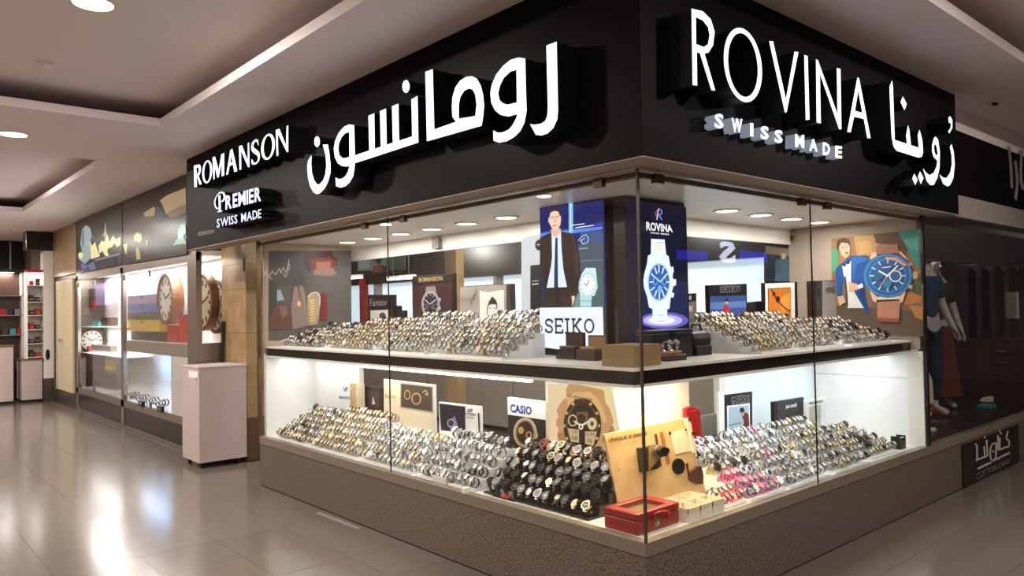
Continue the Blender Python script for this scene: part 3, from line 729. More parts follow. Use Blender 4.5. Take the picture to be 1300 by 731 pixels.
GS = PY(0.585)
gq = [(694, 484), (778, 494), (800, 610), (697, 605)]
gs = lambda pts: sc(pts, 690, 480, 7.31)
c1 = (690 + 365 / 7.31, 480 + 440 / 7.31)
L = [('#f6d8ac', [(695, 487), (777, 495), (799, 609), (698, 604)]), ('#f4dfa0', gs([(300, 50), (620, 90), (680, 420), (560, 300)])),
     ('#d09a66', gs([(235, 55), (330, 60), (430, 80), (560, 110), (575, 220), (615, 280), (655, 400), (640, 430), (665, 490), (600, 560), (560, 600), (620, 900), (210, 900), (220, 700), (175, 660), (130, 560), (130, 510), (145, 480), (120, 430), (120, 390), (140, 360), (125, 300), (150, 240), (195, 190), (215, 180), (210, 100)])),
     ('#b87c4c', gs([(130, 510), (200, 500), (215, 600), (290, 690), (220, 700), (170, 655)])), ('#b87c4c', gs([(560, 510), (600, 500), (640, 430), (665, 490), (600, 560), (560, 600), (540, 560)])),
     ('#e6b878', gs([(215, 180), (300, 130), (430, 120), (500, 180), (560, 280), (590, 400), (560, 420), (520, 300), (440, 220), (300, 200), (230, 250)])),
     ('#9c6640', gs([(230, 720), (520, 720), (600, 900), (215, 900)])),
     ('e', '#3a2418', *c1, 24, 35), ('e', '#6b4a2c', *c1, 20, 30), ('e', '#2e1c12', *c1, 18.5, 28),
     *ring_layer('#d8b884', *c1, 24, 35, 12, 0.86, 0.96, 3.4),
     ('#4a3018', gs([(300, 190), (430, 205), (430, 250), (300, 240)])), ('#7a5634', gs([(320, 310), (430, 310), (420, 440), (330, 420)])),
     ('e', '#d9c088', 690 + 285 / 7.31, 480 + 390 / 7.31, 6, 7.6), ('e', '#3a2616', 690 + 285 / 7.31, 480 + 390 / 7.31, 4.4, 5.8), ('e', '#e2cc98', 690 + 465 / 7.31, 480 + 420 / 7.31, 6, 8), ('e', '#4a3420', 690 + 465 / 7.31, 480 + 420 / 7.31, 2.2, 3), ('e', '#3a2616', 690 + 365 / 7.31, 480 + 370 / 7.31, 5.5, 6),
     ('#d2b488', gs([(240, 460), (345, 475), (345, 595), (270, 585)])), ('#d2b488', gs([(402, 490), (510, 490), (480, 625), (402, 605)])),
     ('l', '#f6ecd0', 2.0, [c1, (690 + 300 / 7.31, 480 + 395 / 7.31)]), ('l', '#f6ecd0', 2.0, [c1, (690 + 440 / 7.31, 480 + 395 / 7.31)]), ('e', '#f6ecd0', c1[0], c1[1] + 1, 3.0, 3.8), ('e', '#4a3018', c1[0], c1[1] + 1, 1.3, 1.7)]
lb = lightbox('lightbox', 'backlit amber advert filled by a giant rugged brown watch', GS, gq, 0.03, L, PRINTAMB, 'white_board')
text_quad('lettering', 'G-SHOCK', gs([(245, 145), (480, 190), (475, 215), (245, 172)]), GS, 'print_brown', lb, 0, 0.02, off=0.02)
for b, q in [('10', [(295, 475), (338, 480), (338, 512), (295, 508)]), ('08', [(280, 528), (338, 532), (338, 570), (285, 566)]), ('SUN', [(415, 500), (495, 500), (490, 530), (415, 528)]), ('36', [(432, 550), (475, 555), (472, 595), (430, 590)])]:
    text_quad('lettering', b, gs(q), GS, 'print_brown', lb, 0, 0.0, off=0.022)

#@@PART2
# ================================================================== INSIDE THE SHOP
BY = 3.6
si = empty('wall_shop_back', (-5, BY, 0), kind='structure')
box('wall_surface', -9.4, -1.14, BY + 0.12, BY + 0.2, 0, 2.75, 'wall_plaster', si)
box('glow_panel', -9.4, -1.14, BY + 0.1, BY + 0.12, 1.36, 2.04, 'glowing_niche', si)  # plain niche wall, its lighting put in as glow
box('header', -9.4, -1.14, BY - 0.05, BY + 0.12, 2.04, 2.5, 'shop_black', si)
box('counter', -9.4, -1.14, BY - 0.1, BY + 0.12, 1.30, 1.36, 'shop_panel_grey', si)
for k in range(13):
    x = -9.4 + 0.633 * k
    box('cupboard_door', x + 0.008, x + 0.625, BY - 0.08, BY + 0.12, 0.06, 1.29, 'shop_panel_grey', si, bevel=0.006)
for x in (-8.4, -7.1, -5.35, -3.9, -2.6): box('upright', x - 0.03, x + 0.03, BY - 0.03, BY + 0.1, 1.36, 2.04, 'shop_panel_grey', si)
box('wall_shop_left', -9.6, -9.4, 0.62, 3.8, 0, 2.75, 'wall_plaster', kind='structure')
box('wall_shop_front', -9.6, -6.0, 0.60, 0.66, 0, 3.2, 'wall_plaster', kind='structure')
box('ceiling_shop', -9.6, -1.14, 0.66, 3.8, 2.75, 2.8, 'ceiling_paint', kind='structure')
for k, (x, y) in enumerate([(-7.6, 1.9), (-5.2, 1.9), (-2.8, 2.3)]):
    point('shop_lamp', (x, y, 2.6), P_SHOP, NEUT, 0.1)
P = [PY(1.75).at(u, 400) for u in (566, 580)]
box('pillar_slim', P[0].x, P[1].x, 1.75, 1.85, 0, 2.75, 'pillar_stone', kind='structure')
p = [PY(BY - 0.1).at(*q) for q in ((452, 316), (516, 346))]
t = empty('television', (p[0].x, BY - 0.08, p[1].z), 'wall television showing a dark-haired figure, high at the back of shop', 'television')
box('housing', p[0].x, p[1].x, BY - 0.12, BY - 0.06, p[1].z, p[0].z, 'shop_black', t)
tv = PY(BY - 0.121)
art('screen', tv, [('#6f7a76', [(454, 318.5), (515, 313), (515, 342), (454, 344)]), ('#49564f', [(490, 326), (514, 324), (514, 342), (490, 343)]), ('#8d9894', [(456, 322), (470, 321), (470, 340), (456, 341)]), ('#3c4a3c', [(494, 334), (505, 330), (514, 335), (514, 342), (492, 343)]), ('#7c3a24', [(474, 337), (484, 335), (489, 345), (473, 346)]), ('#1c1a1c', [(484, 336), (491, 338), (492, 345), (487, 345)]), ('e', '#241c1a', 481, 329, 4.5, 6)], t, PRINTDIM)
for nm, a, b, y in (('left', (396, 357), (459, 352), 2.4), ('right', (493, 356), (526, 351), 2.4)):
    p0, p1 = PY(y).at(*a), PY(y).at(*b); z = (p0.z + p1.z) / 2
    t = empty('strip_light', (p0 + p1) / 2, 'bright linear lamp hanging inside the shop, %s one below the television' % nm, 'light')
    box('tube', p0.x, p1.x, y - 0.02, y + 0.02, z - 0.012, z + 0.012, 'led', t)
    box('housing', p0.x, p1.x, y - 0.03, y + 0.03, z + 0.012, z + 0.04, 'white_lacquer', t)
    for xx in (p0.x * .8 + p1.x * .2, p0.x * .2 + p1.x * .8): box('hanger_rod', xx - .005, xx + .005, y - .005, y + .005, z + .04, 2.75, 'steel_dark', t)
for a, b in (((456, 352), (462, 411)),):
    p0, p1 = PY(3.51).at(*a), PY(3.51).at(*b)
    t = empty('display_stand', ((p0.x + p1.x) / 2, 3.55, 1.36), 'narrow dark red display column standing on the shop back counter', 'stand')
    box('column', p0.x, p1.x, 3.51, 3.6, 1.375, p0.z, 'red_leatherette', t); box('foot', p0.x - .02, p1.x + .02, 3.505, 3.62, 1.36, 1.375, 'white_lacquer', t)
def picture(name, label, pl, tl, tr, zb, thick, layers, m=PRINT, frame='shop_black', cat='picture', zt=None):
    a, b = pl.at(*tl), pl.at(*tr)
    if zt is None: zt = (a.z + b.z) / 2
    c = Vector((b.x, b.y, zb)); d = Vector((a.x, a.y, zb))
    o = empty(name, (c + d) / 2, label, cat)
    MB().prism([Vector((a.x, a.y, a.z)), Vector((b.x, b.y, b.z)), c, d], -pl.n * thick, frame).build('panel', o, bevel=0.002)
    if layers: art('printed_sheet', pl, layers, o, m)
    return o
def rect(u0, v0, u1, v1, u2=None, v2=None, u3=None, v3=None): return [(u0, v0), (u1, v1), (u2, v2), (u3, v3)]
pp = PX(-1.36) if False else PY(BY - 0.08)
picture('framed_picture', 'dark framed picture of a man and watch on back wall, behind the orange painting', pp, (969, 310), (1012, 315), 1.78, 0.03,
    [('#22303c', [(970, 311), (1011, 316), (1010, 357), (970, 356)]), ('#45606e', [(985, 330), (1000, 326), (1004, 357), (984, 357)]), ('#8d7a5c', [(972, 312), (1010, 317), (1010, 326), (972, 322)]), ('e', '#1a2228', 979, 345, 6, 9), ('e', '#c8a890', 995, 325, 3, 4)], PRINT)

# ---- the person far inside the shop
def skin_body(name, joints, edges, parent, m, sub=1):
    me = bpy.data.meshes.new(name); me.from_pydata([j[:3] for j in joints], edges, [])
    o = bpy.data.objects.new(name, me); COL.objects.link(o)
    sk = o.modifiers.new('skin', 'SKIN'); ss = o.modifiers.new('sub', 'SUBSURF'); ss.levels = ss.render_levels = sub
    for i, j in enumerate(joints):
        me.skin_vertices[0].data[i].radius = (j[3], j[4] if len(j) > 4 else j[3])
    me.skin_vertices[0].data[0].use_root = True
    dg = bpy.context.evaluated_depsgraph_get(); dg.update()
    m2 = bpy.data.meshes.new_from_object(o.evaluated_get(dg)); bpy.data.objects.remove(o)
    m2.materials.clear(); m2.materials.append(MATS[m]); m2.polygons.foreach_set('use_smooth', [True] * len(m2.polygons))
    o = bpy.data.objects.new(name, m2); COL.objects.link(o); o.parent = parent; WL[o] = WL[parent].copy()
    return o
def figure(root, s, skinm, topm, legm, arms, hair=None, face=0.0):
    """Standing body in root space, facing -Y turned by face; s scales a 1.75 m figure."""
    z = lambda *a: tuple(q * s for q in a)
    J = [z(0, 0, .96, .14, .11), z(0, 0, 1.12, .13, .1), z(0, -.01, 1.32, .16, .11), z(0, 0, 1.46, .07, .07), z(0, 0, 1.54, .055, .055), z(0, -.015, 1.64, .075, .09), z(0, -.015, 1.72, .055, .07)]
    Ed = [(0, 1), (1, 2), (2, 3), (3, 4), (4, 5), (5, 6)]
    for sx in (-1, 1):
        i = len(J)
        J += [z(sx * .1, 0, .88, .09), z(sx * .11, -.01, .5, .06), z(sx * .115, .02, .09, .04), z(sx * .12, -.14, .03, .035)]
        Ed += [(0, i), (i, i + 1), (i + 1, i + 2), (i + 2, i + 3)]
        i = len(J); e, w = arms[0 if sx < 0 else 1]
        J += [z(sx * .18, 0, 1.42, .055), z(*e, .043), z(*w, .03)]
        Ed += [(3, i), (i, i + 1), (i + 1, i + 2)]
        k = len(J) - 1; d = (Vector(w) - Vector(e)).normalized()
        for f in range(4):
            o_ = Vector(w) + d * .06 + Vector((.0, (f - 1.5) * .018, 0)); q = o_ + d * (.07, .09, .085, .06)[f] + Vector((-sx * .01, -.005, 0))
            J += [z(*o_, .010), z(*q, .007)]; Ed += [(k, len(J) - 2), (len(J) - 2, len(J) - 1)]
        o_ = Vector(w) + d * .03 + Vector((-sx * .01, -.035, 0)); q = o_ + d * .045 + Vector((-sx * .01, -.015, 0))
        J += [z(*o_, .011), z(*q, .008)]; Ed += [(k, len(J) - 2), (len(J) - 2, len(J) - 1)]
    body = skin_body('body', J, Ed, root, skinm)
    T_ = [z(0, 0, .93, .155, .125), z(0, 0, 1.12, .145, .115), z(0, -.01, 1.32, .175, .125), z(0, 0, 1.44, .09, .085)]
    Te = [(0, 1), (1, 2), (2, 3)]
    for sx in (-1, 1):
        i = len(T_); e, w = arms[0 if sx < 0 else 1]
        T_ += [z(sx * .18, 0, 1.42, .068), z(*(Vector((sx * .18, 0, 1.42)) * .1 + Vector(e) * .9), .058)]; Te += [(3, i), (i, i + 1)]
    skin_body('top', T_, Te, root, topm)
    L_ = [z(0, 0, .97, .15, .12)]; Le = []
    for sx in (-1, 1):
        i = len(L_); L_ += [z(sx * .1, 0, .86, .105), z(sx * .11, -.01, .5, .08), z(sx * .115, .015, .14, .065)]; Le += [(0, i), (i, i + 1), (i + 1, i + 2)]
    skin_body('trousers', L_, Le, root, legm)
    if hair:
        skin_body('hair', [z(0, .03, 1.66, .08, .09), z(0, .0, 1.735, .07, .085), z(0, .05, 1.6, .05, .05)], [(0, 1), (0, 2)], root, hair)
    mb = MB()
    for sx in (-1, 1): mb.cyl(z(sx * .03, -.098, 1.655), z(sx * .03, -.105, 1.655), .009 * s, 'black_resin', 8)
    mb.cyl(z(0, -.1, 1.64), z(0, -.122, 1.615), .008 * s, skinm, 8, .014 * s)
    mb.cyl(z(-.022, -.098, 1.585), z(.022, -.098, 1.585), .006 * s, 'resin_red', 8)
    mb.build('face', root, origin=(0, 0, 0)).location = (0, 0, 0)
    root.rotation_euler.z = face
# ================================================================== BOARDS ON THE UPPER SHELF
U9 = PY(0.86)
b = picture('display_board', 'maroon and black board with silver chronograph picture and gold lettering', U9, (523, 351), (576, 347), ZS, 0.03,
    [('#3a1a22', [(524, 362), (574, 358), (574, 440), (524, 440)]), ('#17100f', [(524, 351.5), (575.5, 347.5), (575.5, 357), (524, 361)]), ('#8a7f80', [(541, 364), (553, 363), (555, 374), (540, 375)]), ('e', '#a9a3a6', 547, 386, 11.5, 17), ('e', '#241f33', 547, 386, 9, 14), *ring_layer('#c9c4c8', 547, 386, 9, 14, 12, .75, .98, 0.8), ('e', '#5a4a58', 543, 389, 2.6, 4), ('e', '#5a4a58', 551, 389, 2.6, 4), ('l', '#f0f0f0', .8, [(547, 386), (554, 381)]), ('l', '#f0f0f0', .8, [(547, 386), (542, 381)]), ('#b8b2b4', [(558, 378), (561, 378), (561, 382), (558, 382)]), ('#b8b2b4', [(558, 389), (561, 389), (561, 393), (558, 393)])], cat='board')
text_quad('lettering', 'ROMANSON', [(532, 352.5), (562, 350.3), (562, 356), (532, 358.3)], U9, 'print_gold', b, 0, 0.02)
b = picture('display_board', 'black stepped board with grey script lettering over a small photograph', PY(0.92), (467, 374), (499, 374), ZS, 0.04,
    [('#121012', [(467, 374.5), (498.5, 374.5), (498.5, 392), (467, 392)]), ('#b8b2ae', [(470.5, 394), (493, 393), (493, 415), (470.5, 415)]), ('#3a3434', [(482, 398), (487, 396), (490, 400), (492, 414), (482, 414)]), ('#6a6462', [(472, 405), (480, 404), (480, 415), (472, 415)])], cat='board')
text_quad('lettering', 'Fantor', [(470, 380), (492, 379), (492, 387.5), (470, 389)], PY(0.92), 'print_grey', b, 0, 0.0)
picture('display_board', 'small plain black board stepping down beside the script lettered board', PY(0.94), (495, 388), (507, 388), ZS, 0.03, None, cat='board')
picture('display_board', 'smallest black board, lowest step of the black group on upper shelf', PY(0.94), (507.5, 394), (514, 394), ZS, 0.03, None, cat='board')
b = picture('display_board', 'silver grey board with a drawn portrait on white paper', U9, (583, 363.5), (648, 360), ZS, 0.05,
    [('#a39c92', [(584, 364.5), (643, 361.2), (643, 430), (584, 430)]), ('#e9e6e2', [(609, 369), (620, 371), (633, 368.5), (640, 368), (641, 430), (610, 430)]), ('l', '#2b2a2c', .9, [(619, 400), (619, 390), (621, 385), (626, 382), (631, 385), (631, 398), (628, 404), (623, 405), (619, 400)]), ('#2b2a2c', [(619, 389), (621, 383), (625, 376), (630, 381), (632, 389), (629, 386), (623, 386)]), ('l', '#2b2a2c', .7, [(621, 391), (624, 391)]), ('l', '#2b2a2c', .7, [(627, 391), (630, 391)]), ('l', '#2b2a2c', .7, [(623, 400), (628, 399.5)]), ('l', '#2b2a2c', .7, [(614, 420), (620, 408), (625, 412), (632, 407), (638, 418)]), ('l', '#6d675e', 1.0, [(597, 386), (603, 374), (606, 365)]), ('l', '#6d675e', .8, [(600, 376), (607, 372)])], frame='steel_dark', cat='board')
text_quad('lettering', 'slazenger', [(586, 377), (606, 376), (606, 382), (586, 383)], U9, 'print_grey', b, 0, 0.0)
b = picture('display_board', 'tall glossy white stand with black round logo behind the suit advert', PY(0.98), (661.5, 301), (700, 293), ZS, 0.06,
    [('#f2f4f6', [(662, 301.5), (699, 294), (699, 420), (662, 420)]), ('#1a181a', [(673.5, 337), (699, 334), (699, 400), (673.5, 400)]), ('e', '#17161a', 685, 311, 5.5, 7), ('l', '#ffffff', 1, [(682, 311), (688, 310)]), ('l', '#c8c8c8', 1.2, [(676, 357), (684, 356)]), ('l', '#e8e8e8', 1.6, [(676, 361), (684, 360)])], PRINTGLOW, 'white_lacquer', 'board')
V9 = PX(-0.86)
b = picture('display_board', 'black easel board with grey capitals over a blue sports photograph', V9, (899, 362), (948, 360), ZS, 0.03,
    [('#161416', [(899.5, 362.5), (947.5, 360.5), (948, 374), (900, 376)]), ('#37508e', [(901, 376), (947, 374.5), (947, 425), (901, 428)]), ('#5b78b4', [(901, 384), (947, 382), (947, 390), (901, 393)]), ('#22315e', [(901, 400), (947, 398), (947, 425), (901, 428)]), ('#b8283c', [(918, 389), (923, 387), (926, 392), (927, 408), (916, 409)]), ('e', '#d0a088', 922, 383, 2.2, 3.2), ('#2a1c1a', [(919.5, 381), (922, 378), (925, 381), (924.5, 382), (920, 383)])], cat='board')
serif_word('lettering', 'SEIKO', [(912, 364), (938, 363), (938, 370), (912, 371.5)], V9, 'print_grey', b, 0.15)
picture('framed_picture', 'orange painting of a necklace in wide white mount and black frame', PX(-0.84), (970, 359), (1012, 357.5), ZS, 0.03,
    [('#f1ebe3', [(971, 360), (1008.5, 358.5), (1009.5, 425), (972, 425)]), ('#5a3a1c', [(974.5, 366), (1003.5, 364.5), (1004.5, 420), (975, 420)]), ('#d27a26', [(975.5, 367), (1003, 365.5), (1004, 420), (976, 420)]), ('#e09a40', [(988, 380), (1003, 370), (1003, 392), (992, 398)]), ('l', '#3a2016', 1.5, [(979, 367), (982, 374), (987, 381), (991, 386), (996, 391), (1003, 395)]), ('e', '#3a2016', 982, 373, 2, 2.6), ('e', '#3a2016', 987, 380, 2.8, 4)])
b = picture('display_board', 'black and silver folder board with dark capitals against the painted poster', PX(-0.70), (1031, 356.5), (1063, 355.5), ZS, 0.05,
    [('#241e1c', [(1031.5, 357), (1036, 357), (1036, 420), (1031.5, 420)]), ('#54483e', [(1036, 358), (1043.5, 357), (1043.5, 420), (1036, 420)]), ('e', '#2c2a30', 1039, 372, 2.6, 6), ('#c2bfb8', [(1043.5, 357), (1062.5, 356.5), (1062.5, 420), (1043.5, 420)])], cat='board')
text_quad('lettering', 'FERRE', [(1048, 365), (1060, 364.5), (1060, 372), (1048, 372)], PX(-0.70), 'print_dark', b, 0, 0.03)
b = picture('display_board', 'narrow brown grey board with white numerals beside the chronograph advert', PX(-0.9), (872.5, 373), (884, 372), ZS, 0.03,
    [('#1c1a1a', [(873, 373.5), (883.5, 372.5), (883.5, 382), (873, 383)]), ('#77695c', [(873, 383), (883.5, 382), (883.5, 420), (873, 420)])], cat='board')
text_quad('lettering', '8', [(874.5, 375), (877.5, 375), (877.5, 380.5), (874.5, 380.5)], PX(-0.9), 'print_white', b); text_quad('lettering', '8S', [(874.5, 388), (879, 388), (879, 395), (874.5, 395)], PX(-0.9), 'print_white', b)
for k, (a, b_) in enumerate((((885, 397), (897, 396)), ((950, 384), (968, 382)))):
    picture('storage_box', ['dark grey box beside the narrow numeral board', 'dark grey box between blue sports board and orange painting'][k], PX(-0.88), a, b_, ZS, 0.06, None, frame='shop_black', cat='box')

# ================================================================== BIG POSTERS ON THE END WALLS
E1 = PY(YR - 0.012)
po = empty('wall_poster', E1.at(1110, 424), 'large poster of bow-tied man in blue jacket and blue watch', 'poster')
pq = [(1055.5, 302.5), (1167.5, 291), (1172, 426.5), (1056, 424)]
MB().prism([E1.at(*q) for q in pq], (0, 0.01, 0), 'white_board').build('sheet', po)
q8 = lambda pts: sc(pts, 1040, 280, 5.22)
cw = (1040 + 462 / 5.22, 280 + 365 / 5.22)
L = [('#8d6a4a', pq), ('#77604c', q8([(85, 330), (690, 420), (690, 760), (85, 750)])), ('#5c4c40', q8([(85, 560), (690, 600), (690, 760), (85, 750)])),
     ('#b98a52', q8([(230, 105), (400, 90), (400, 220), (250, 240)])), ('#c49a60', q8([(260, 140), (340, 130), (350, 210), (270, 220)])), ('#5d4032', q8([(360, 90), (520, 75), (600, 180), (560, 240), (520, 160), (380, 150)])), ('#3f8a80', q8([(520, 72), (662, 60), (668, 330), (620, 260), (590, 190)])), ('#5aa096', q8([(560, 130), (660, 100), (662, 200), (600, 190)])), ('#48906c', q8([(88, 180), (130, 200), (120, 330), (88, 350)])), ('#4a5a3c', q8([(620, 380), (670, 370), (680, 500), (620, 470)])),
     ('#b0703c', q8([(590, 470), (680, 500), (680, 540), (560, 560)])), ('#b07a44', q8([(600, 560), (688, 570), (690, 660), (640, 640)])),
     ('#1f4c8c', q8([(110, 320), (155, 280), (215, 235), (310, 230), (340, 260), (300, 330), (300, 430), (330, 620), (250, 560), (200, 420), (160, 400), (150, 500), (125, 500)])), ('#2a62a8', q8([(215, 240), (300, 235), (330, 262), (250, 290), (230, 400)])), ('#183a6c', q8([(300, 430), (260, 500), (330, 600), (300, 520)])),
     ('#d2d0cc', q8([(155, 300), (215, 265), (215, 420), (240, 480), (300, 580), (190, 580), (175, 420)])), ('l', '#38332e', 2.0, q8([(175, 370), (185, 470), (190, 570)])),
     ('#cfa184', q8([(128, 165), (150, 135), (190, 140), (208, 180), (205, 225), (180, 250), (150, 225)])), ('#4a3226', q8([(118, 165), (125, 130), (165, 112), (200, 125), (208, 165), (190, 150), (150, 145), (132, 180), (128, 200)])), ('l', '#4a3226', 1.0, q8([(150, 180), (168, 176)])), ('l', '#4a3226', 1.0, q8([(182, 174), (198, 172)])), ('#7a3a30', q8([(176, 212), (194, 206), (192, 222), (180, 222)])), ('#241e20', q8([(160, 290), (180, 285), (182, 300), (165, 306)])), ('#241e20', q8([(185, 275), (205, 262), (207, 285), (188, 290)])),
     ('#cfa184', q8([(195, 405), (255, 420), (260, 460), (205, 470)])), ('#dfe0e0', q8([(255, 430), (290, 415), (298, 440), (265, 455)])), ('#cfa184', q8([(125, 505), (165, 495), (180, 540), (140, 565)])),
     ('#9a6a58', q8([(382, 165), (525, 155), (530, 215), (380, 225)])), ('#b07c66', q8([(390, 540), (540, 530), (535, 672), (390, 650)])), ('#8a5440', q8([(395, 640), (536, 650), (534, 674), (395, 668)])),
     ('#d8b49a', q8([(350, 215), (380, 205), (390, 235), (340, 260)])), ('#d8b49a', q8([(530, 205), (550, 205), (600, 265), (560, 240)])), ('#d8b49a', q8([(340, 460), (385, 500), (385, 545), (360, 530)])), ('#d8b49a', q8([(540, 500), (580, 465), (560, 535), (540, 545)])), ('#d8c8a8', q8([(385, 505), (540, 500), (540, 520), (388, 525)])),
     ('e', '#2f6ea0', *cw, 31, 28), ('e', '#4a8cc0', *cw, 29.5, 26.6), ('e', '#235c92', *cw, 28, 25.2), ('e', '#2f78b4', *cw, 24, 21.6), ('e', '#24568c', *cw, 22, 19.8),
     ('#d29a78', q8([(445, 240), (520, 245), (585, 290), (575, 305), (515, 265), (448, 256)])),
     *ring_layer('#e6ddd0', *cw, 24, 21.6, 12, 0.72, 0.95, 1.4), ('e', '#d8dfe4', cw[0] + 10, cw[1] + .5, 8, 7.6), ('e', '#28598c', cw[0] + 10, cw[1] + .5, 6.4, 6), ('e', '#3a70a0', cw[0] - 10, cw[1], 5.5, 5.2), ('e', '#3a70a0', cw[0], cw[1] + 10, 5.5, 5.2), ('e', '#28598c', cw[0] - 10, cw[1], 4.5, 4.2),
     ('l', '#f2ede4', 1.8, [cw, (1040 + 405 / 5.22, 280 + 332 / 5.22)]), ('l', '#f2ede4', 1.6, [cw, (1040 + 533 / 5.22, 280 + 297 / 5.22)]), ('l', '#e0b090', .7, [cw, (1040 + 412 / 5.22, 280 + 440 / 5.22)]), ('e', '#f2ede4', *cw, 1.6, 1.5), ('l', '#d0dce4', 1.2, q8([(430, 312), (485, 306)])),
     ('#c89870', q8([(632, 340), (660, 335), (662, 385), (632, 388)])), ('#c89870', q8([(600, 285), (625, 275), (628, 295), (606, 300)])), ('#c89870', q8([(605, 425), (630, 430), (625, 452), (600, 445)]))]
art('printed_sheet', E1, L, po)
E2 = PX(XL + 0.014)
po = empty('wall_poster', E2.at(395, 420), 'dim poster of a red-hatted woman and hand with gold watch', 'poster')
MB().prism([Vector((XL + 0.012, y, z)) for y, z in ((0.07, 1.3), (0.93, 1.3), (0.93, 2.2), (0.07, 2.2))], (-0.001, 0, 0), 'wall_plaster').build('sheet', po)
q9 = lambda pts: sc(pts, 340, 300, 6.09)
L = [('#514c4a', [(341, 319), (445.5, 318), (446.4, 431), (341, 432)]), ('#464446', q9([(10, 110), (280, 110), (300, 380), (10, 380)])), ('#39393c', q9([(10, 350), (70, 350), (70, 560), (10, 600)])), ('#8fa0ac', q9([(70, 415), (95, 410), (125, 490), (70, 500)])),
     ('#3a1a18', q9([(285, 115), (500, 110), (500, 150), (540, 180), (530, 230), (480, 160), (320, 180), (300, 220)])), ('#6a2c28', q9([(320, 180), (480, 160), (535, 200), (500, 240), (340, 260)])), ('#8a5a4a', q9([(370, 200), (490, 190), (480, 250), (370, 270)])), ('#3c2c2a', q9([(285, 130), (320, 180), (330, 270), (310, 270), (280, 200)])), ('#7d625a', q9([(350, 262), (500, 240), (530, 290), (470, 310), (350, 300)])),
     ('#5a3a32', q9([(10, 620), (60, 520), (150, 520), (170, 600), (170, 720), (10, 720)])), ('#74564a', q9([(80, 540), (140, 530), (160, 590), (110, 640)])),
     ('#7d6a62', q9([(200, 390), (225, 385), (245, 480), (240, 380), (265, 380), (285, 450), (300, 540), (320, 690), (190, 720), (175, 560)])), ('l', '#5a4a44', 1.4, q9([(240, 420), (268, 540)])), ('e', '#c8a060', 340 + 238 / 6.09, 300 + 520 / 6.09, 2.6, 3.4),
     ('#8f8474', q9([(300, 460), (345, 430), (400, 440), (405, 520), (380, 680), (310, 690)])), ('#b08a4c', q9([(318, 480), (350, 470), (362, 670), (325, 675)])), *[('l', '#d8bc84', .9, q9([(322, 500 + 22 * k), (358, 492 + 22 * k)])) for k in range(8)], ('l', '#cfc0a0', 1.2, q9([(310, 470), (330, 440), (375, 430), (400, 470), (395, 530)])), ('#6a2228', q9([(410, 440), (450, 440), (455, 640), (405, 650)]))]
art('printed_sheet', E2, L, po)

# ================================================================== BOARDS IN THE LOWER DISPLAY
B5 = PY(0.52)
b = picture('display_board', 'narrow white board with dark monogram in far corner of lower window', B5, (430, 486), (448, 488), ZP, 0.02, [('#e4e8ee', [(430.5, 486.5), (447.5, 488.5), (447.5, 530), (430.5, 530)])], frame='white_board', cat='board')
text_quad('lettering', 'VF', [(436, 491), (442, 491.5), (442, 497.5), (436, 497)], B5, 'print_dark', b, 0, 0.02); text_quad('lettering', 'MINI FOCUS', [(431, 502.5), (446, 503.5), (446, 507), (431, 506)], B5, 'print_dark', b, 0, 0.02)
p0 = PY(0.5).at(448, 486); p1 = PY(0.5).at(456, 486); p2 = PY(0.5).at(459, 487)
t = empty('wooden_block', (p0.x, 0.52, ZP), 'tan wooden upright block with pale edge beside monogram board', 'block')
box('block', p0.x, p1.x, 0.47, 0.53, ZP, p0.z, 'plywood', t); box('pale_edge', p1.x, p2.x, 0.468, 0.53, ZP, p0.z - 0.005, 'paper', t)
picture('display_board', 'dark maroon board with a small white triangle mark', PY(0.56), (461, 489), (487, 492), ZP, 0.02, [('#3c2420', [(461.5, 489.5), (486.5, 492.5), (486.5, 540), (461.5, 540)]), ('#4a3c38', [(466, 495), (482, 497), (482, 517), (466, 516)]), ('#d8d4d0', [(472.5, 513), (474, 503), (476.5, 513)])], cat='board')
b = picture('display_board', 'cream board with script and brown picture of two gold rings', B5, (487, 481), (551.5, 488.5), ZP, 0.02, [('#efe0c0', [(487.5, 481.5), (551, 489), (551, 580), (487.5, 565)]), ('#bdb2a0', [(508, 485), (550.5, 490), (550.5, 525), (508, 518)]), ('#54473a', [(509.5, 487), (549, 491.5), (549, 522.5), (509.5, 516)]), ('e', '#d8a468', 517.5, 501, 4, 6.2), ('e', '#54473a', 517.5, 501, 3, 5), ('e', '#d8a468', 529, 506, 6.2, 7.6), ('e', '#54473a', 529, 506, 4.8, 6.2), ('l', '#d8c8b0', .9, [(537, 498), (541, 495), (544, 501), (540, 500)])], cat='board', frame='white_board')
text_quad('lettering', 'Bigotti', [(489, 499), (503, 501), (503, 508), (489, 506)], B5, 'print_gold', b)
B4 = PY(0.44)
b = picture('display_board', 'white board with dark purple watch photograph and crown emblem', B4, (557, 510), (610, 516), ZP, 0.02, [('#f4f5f5', [(557.5, 510.5), (609.5, 516.5), (611, 590), (560, 580)]), ('#30283a', [(558, 512), (591, 516), (591, 549), (560, 546)]), ('#8a86a0', [(570, 534), (578, 528), (583, 545), (572, 545)]), ('e', '#b8b4c8', 573, 537, 5, 5.5), ('e', '#403850', 573, 537, 3.6, 4), ('l', '#3a3a3e', 1, [(596, 519), (594, 522), (598, 522.5), (600, 519), (596, 520)]), ('#3c3c3e', [(607, 524), (609, 524.5), (611, 575), (609.5, 575)])], cat='board', frame='white_board')
text_quad('lettering', 'CITIZEN', [(591.5, 523.5), (604.5, 525), (604.5, 528), (591.5, 526.5)], B4, 'print_dark', b, 0, 0.02); text_quad('lettering', 'ROYAL', [(593, 528.5), (602.5, 529.5), (602.5, 531.3), (593, 530.3)], B4, 'print_dark', b, 0, 0.02)
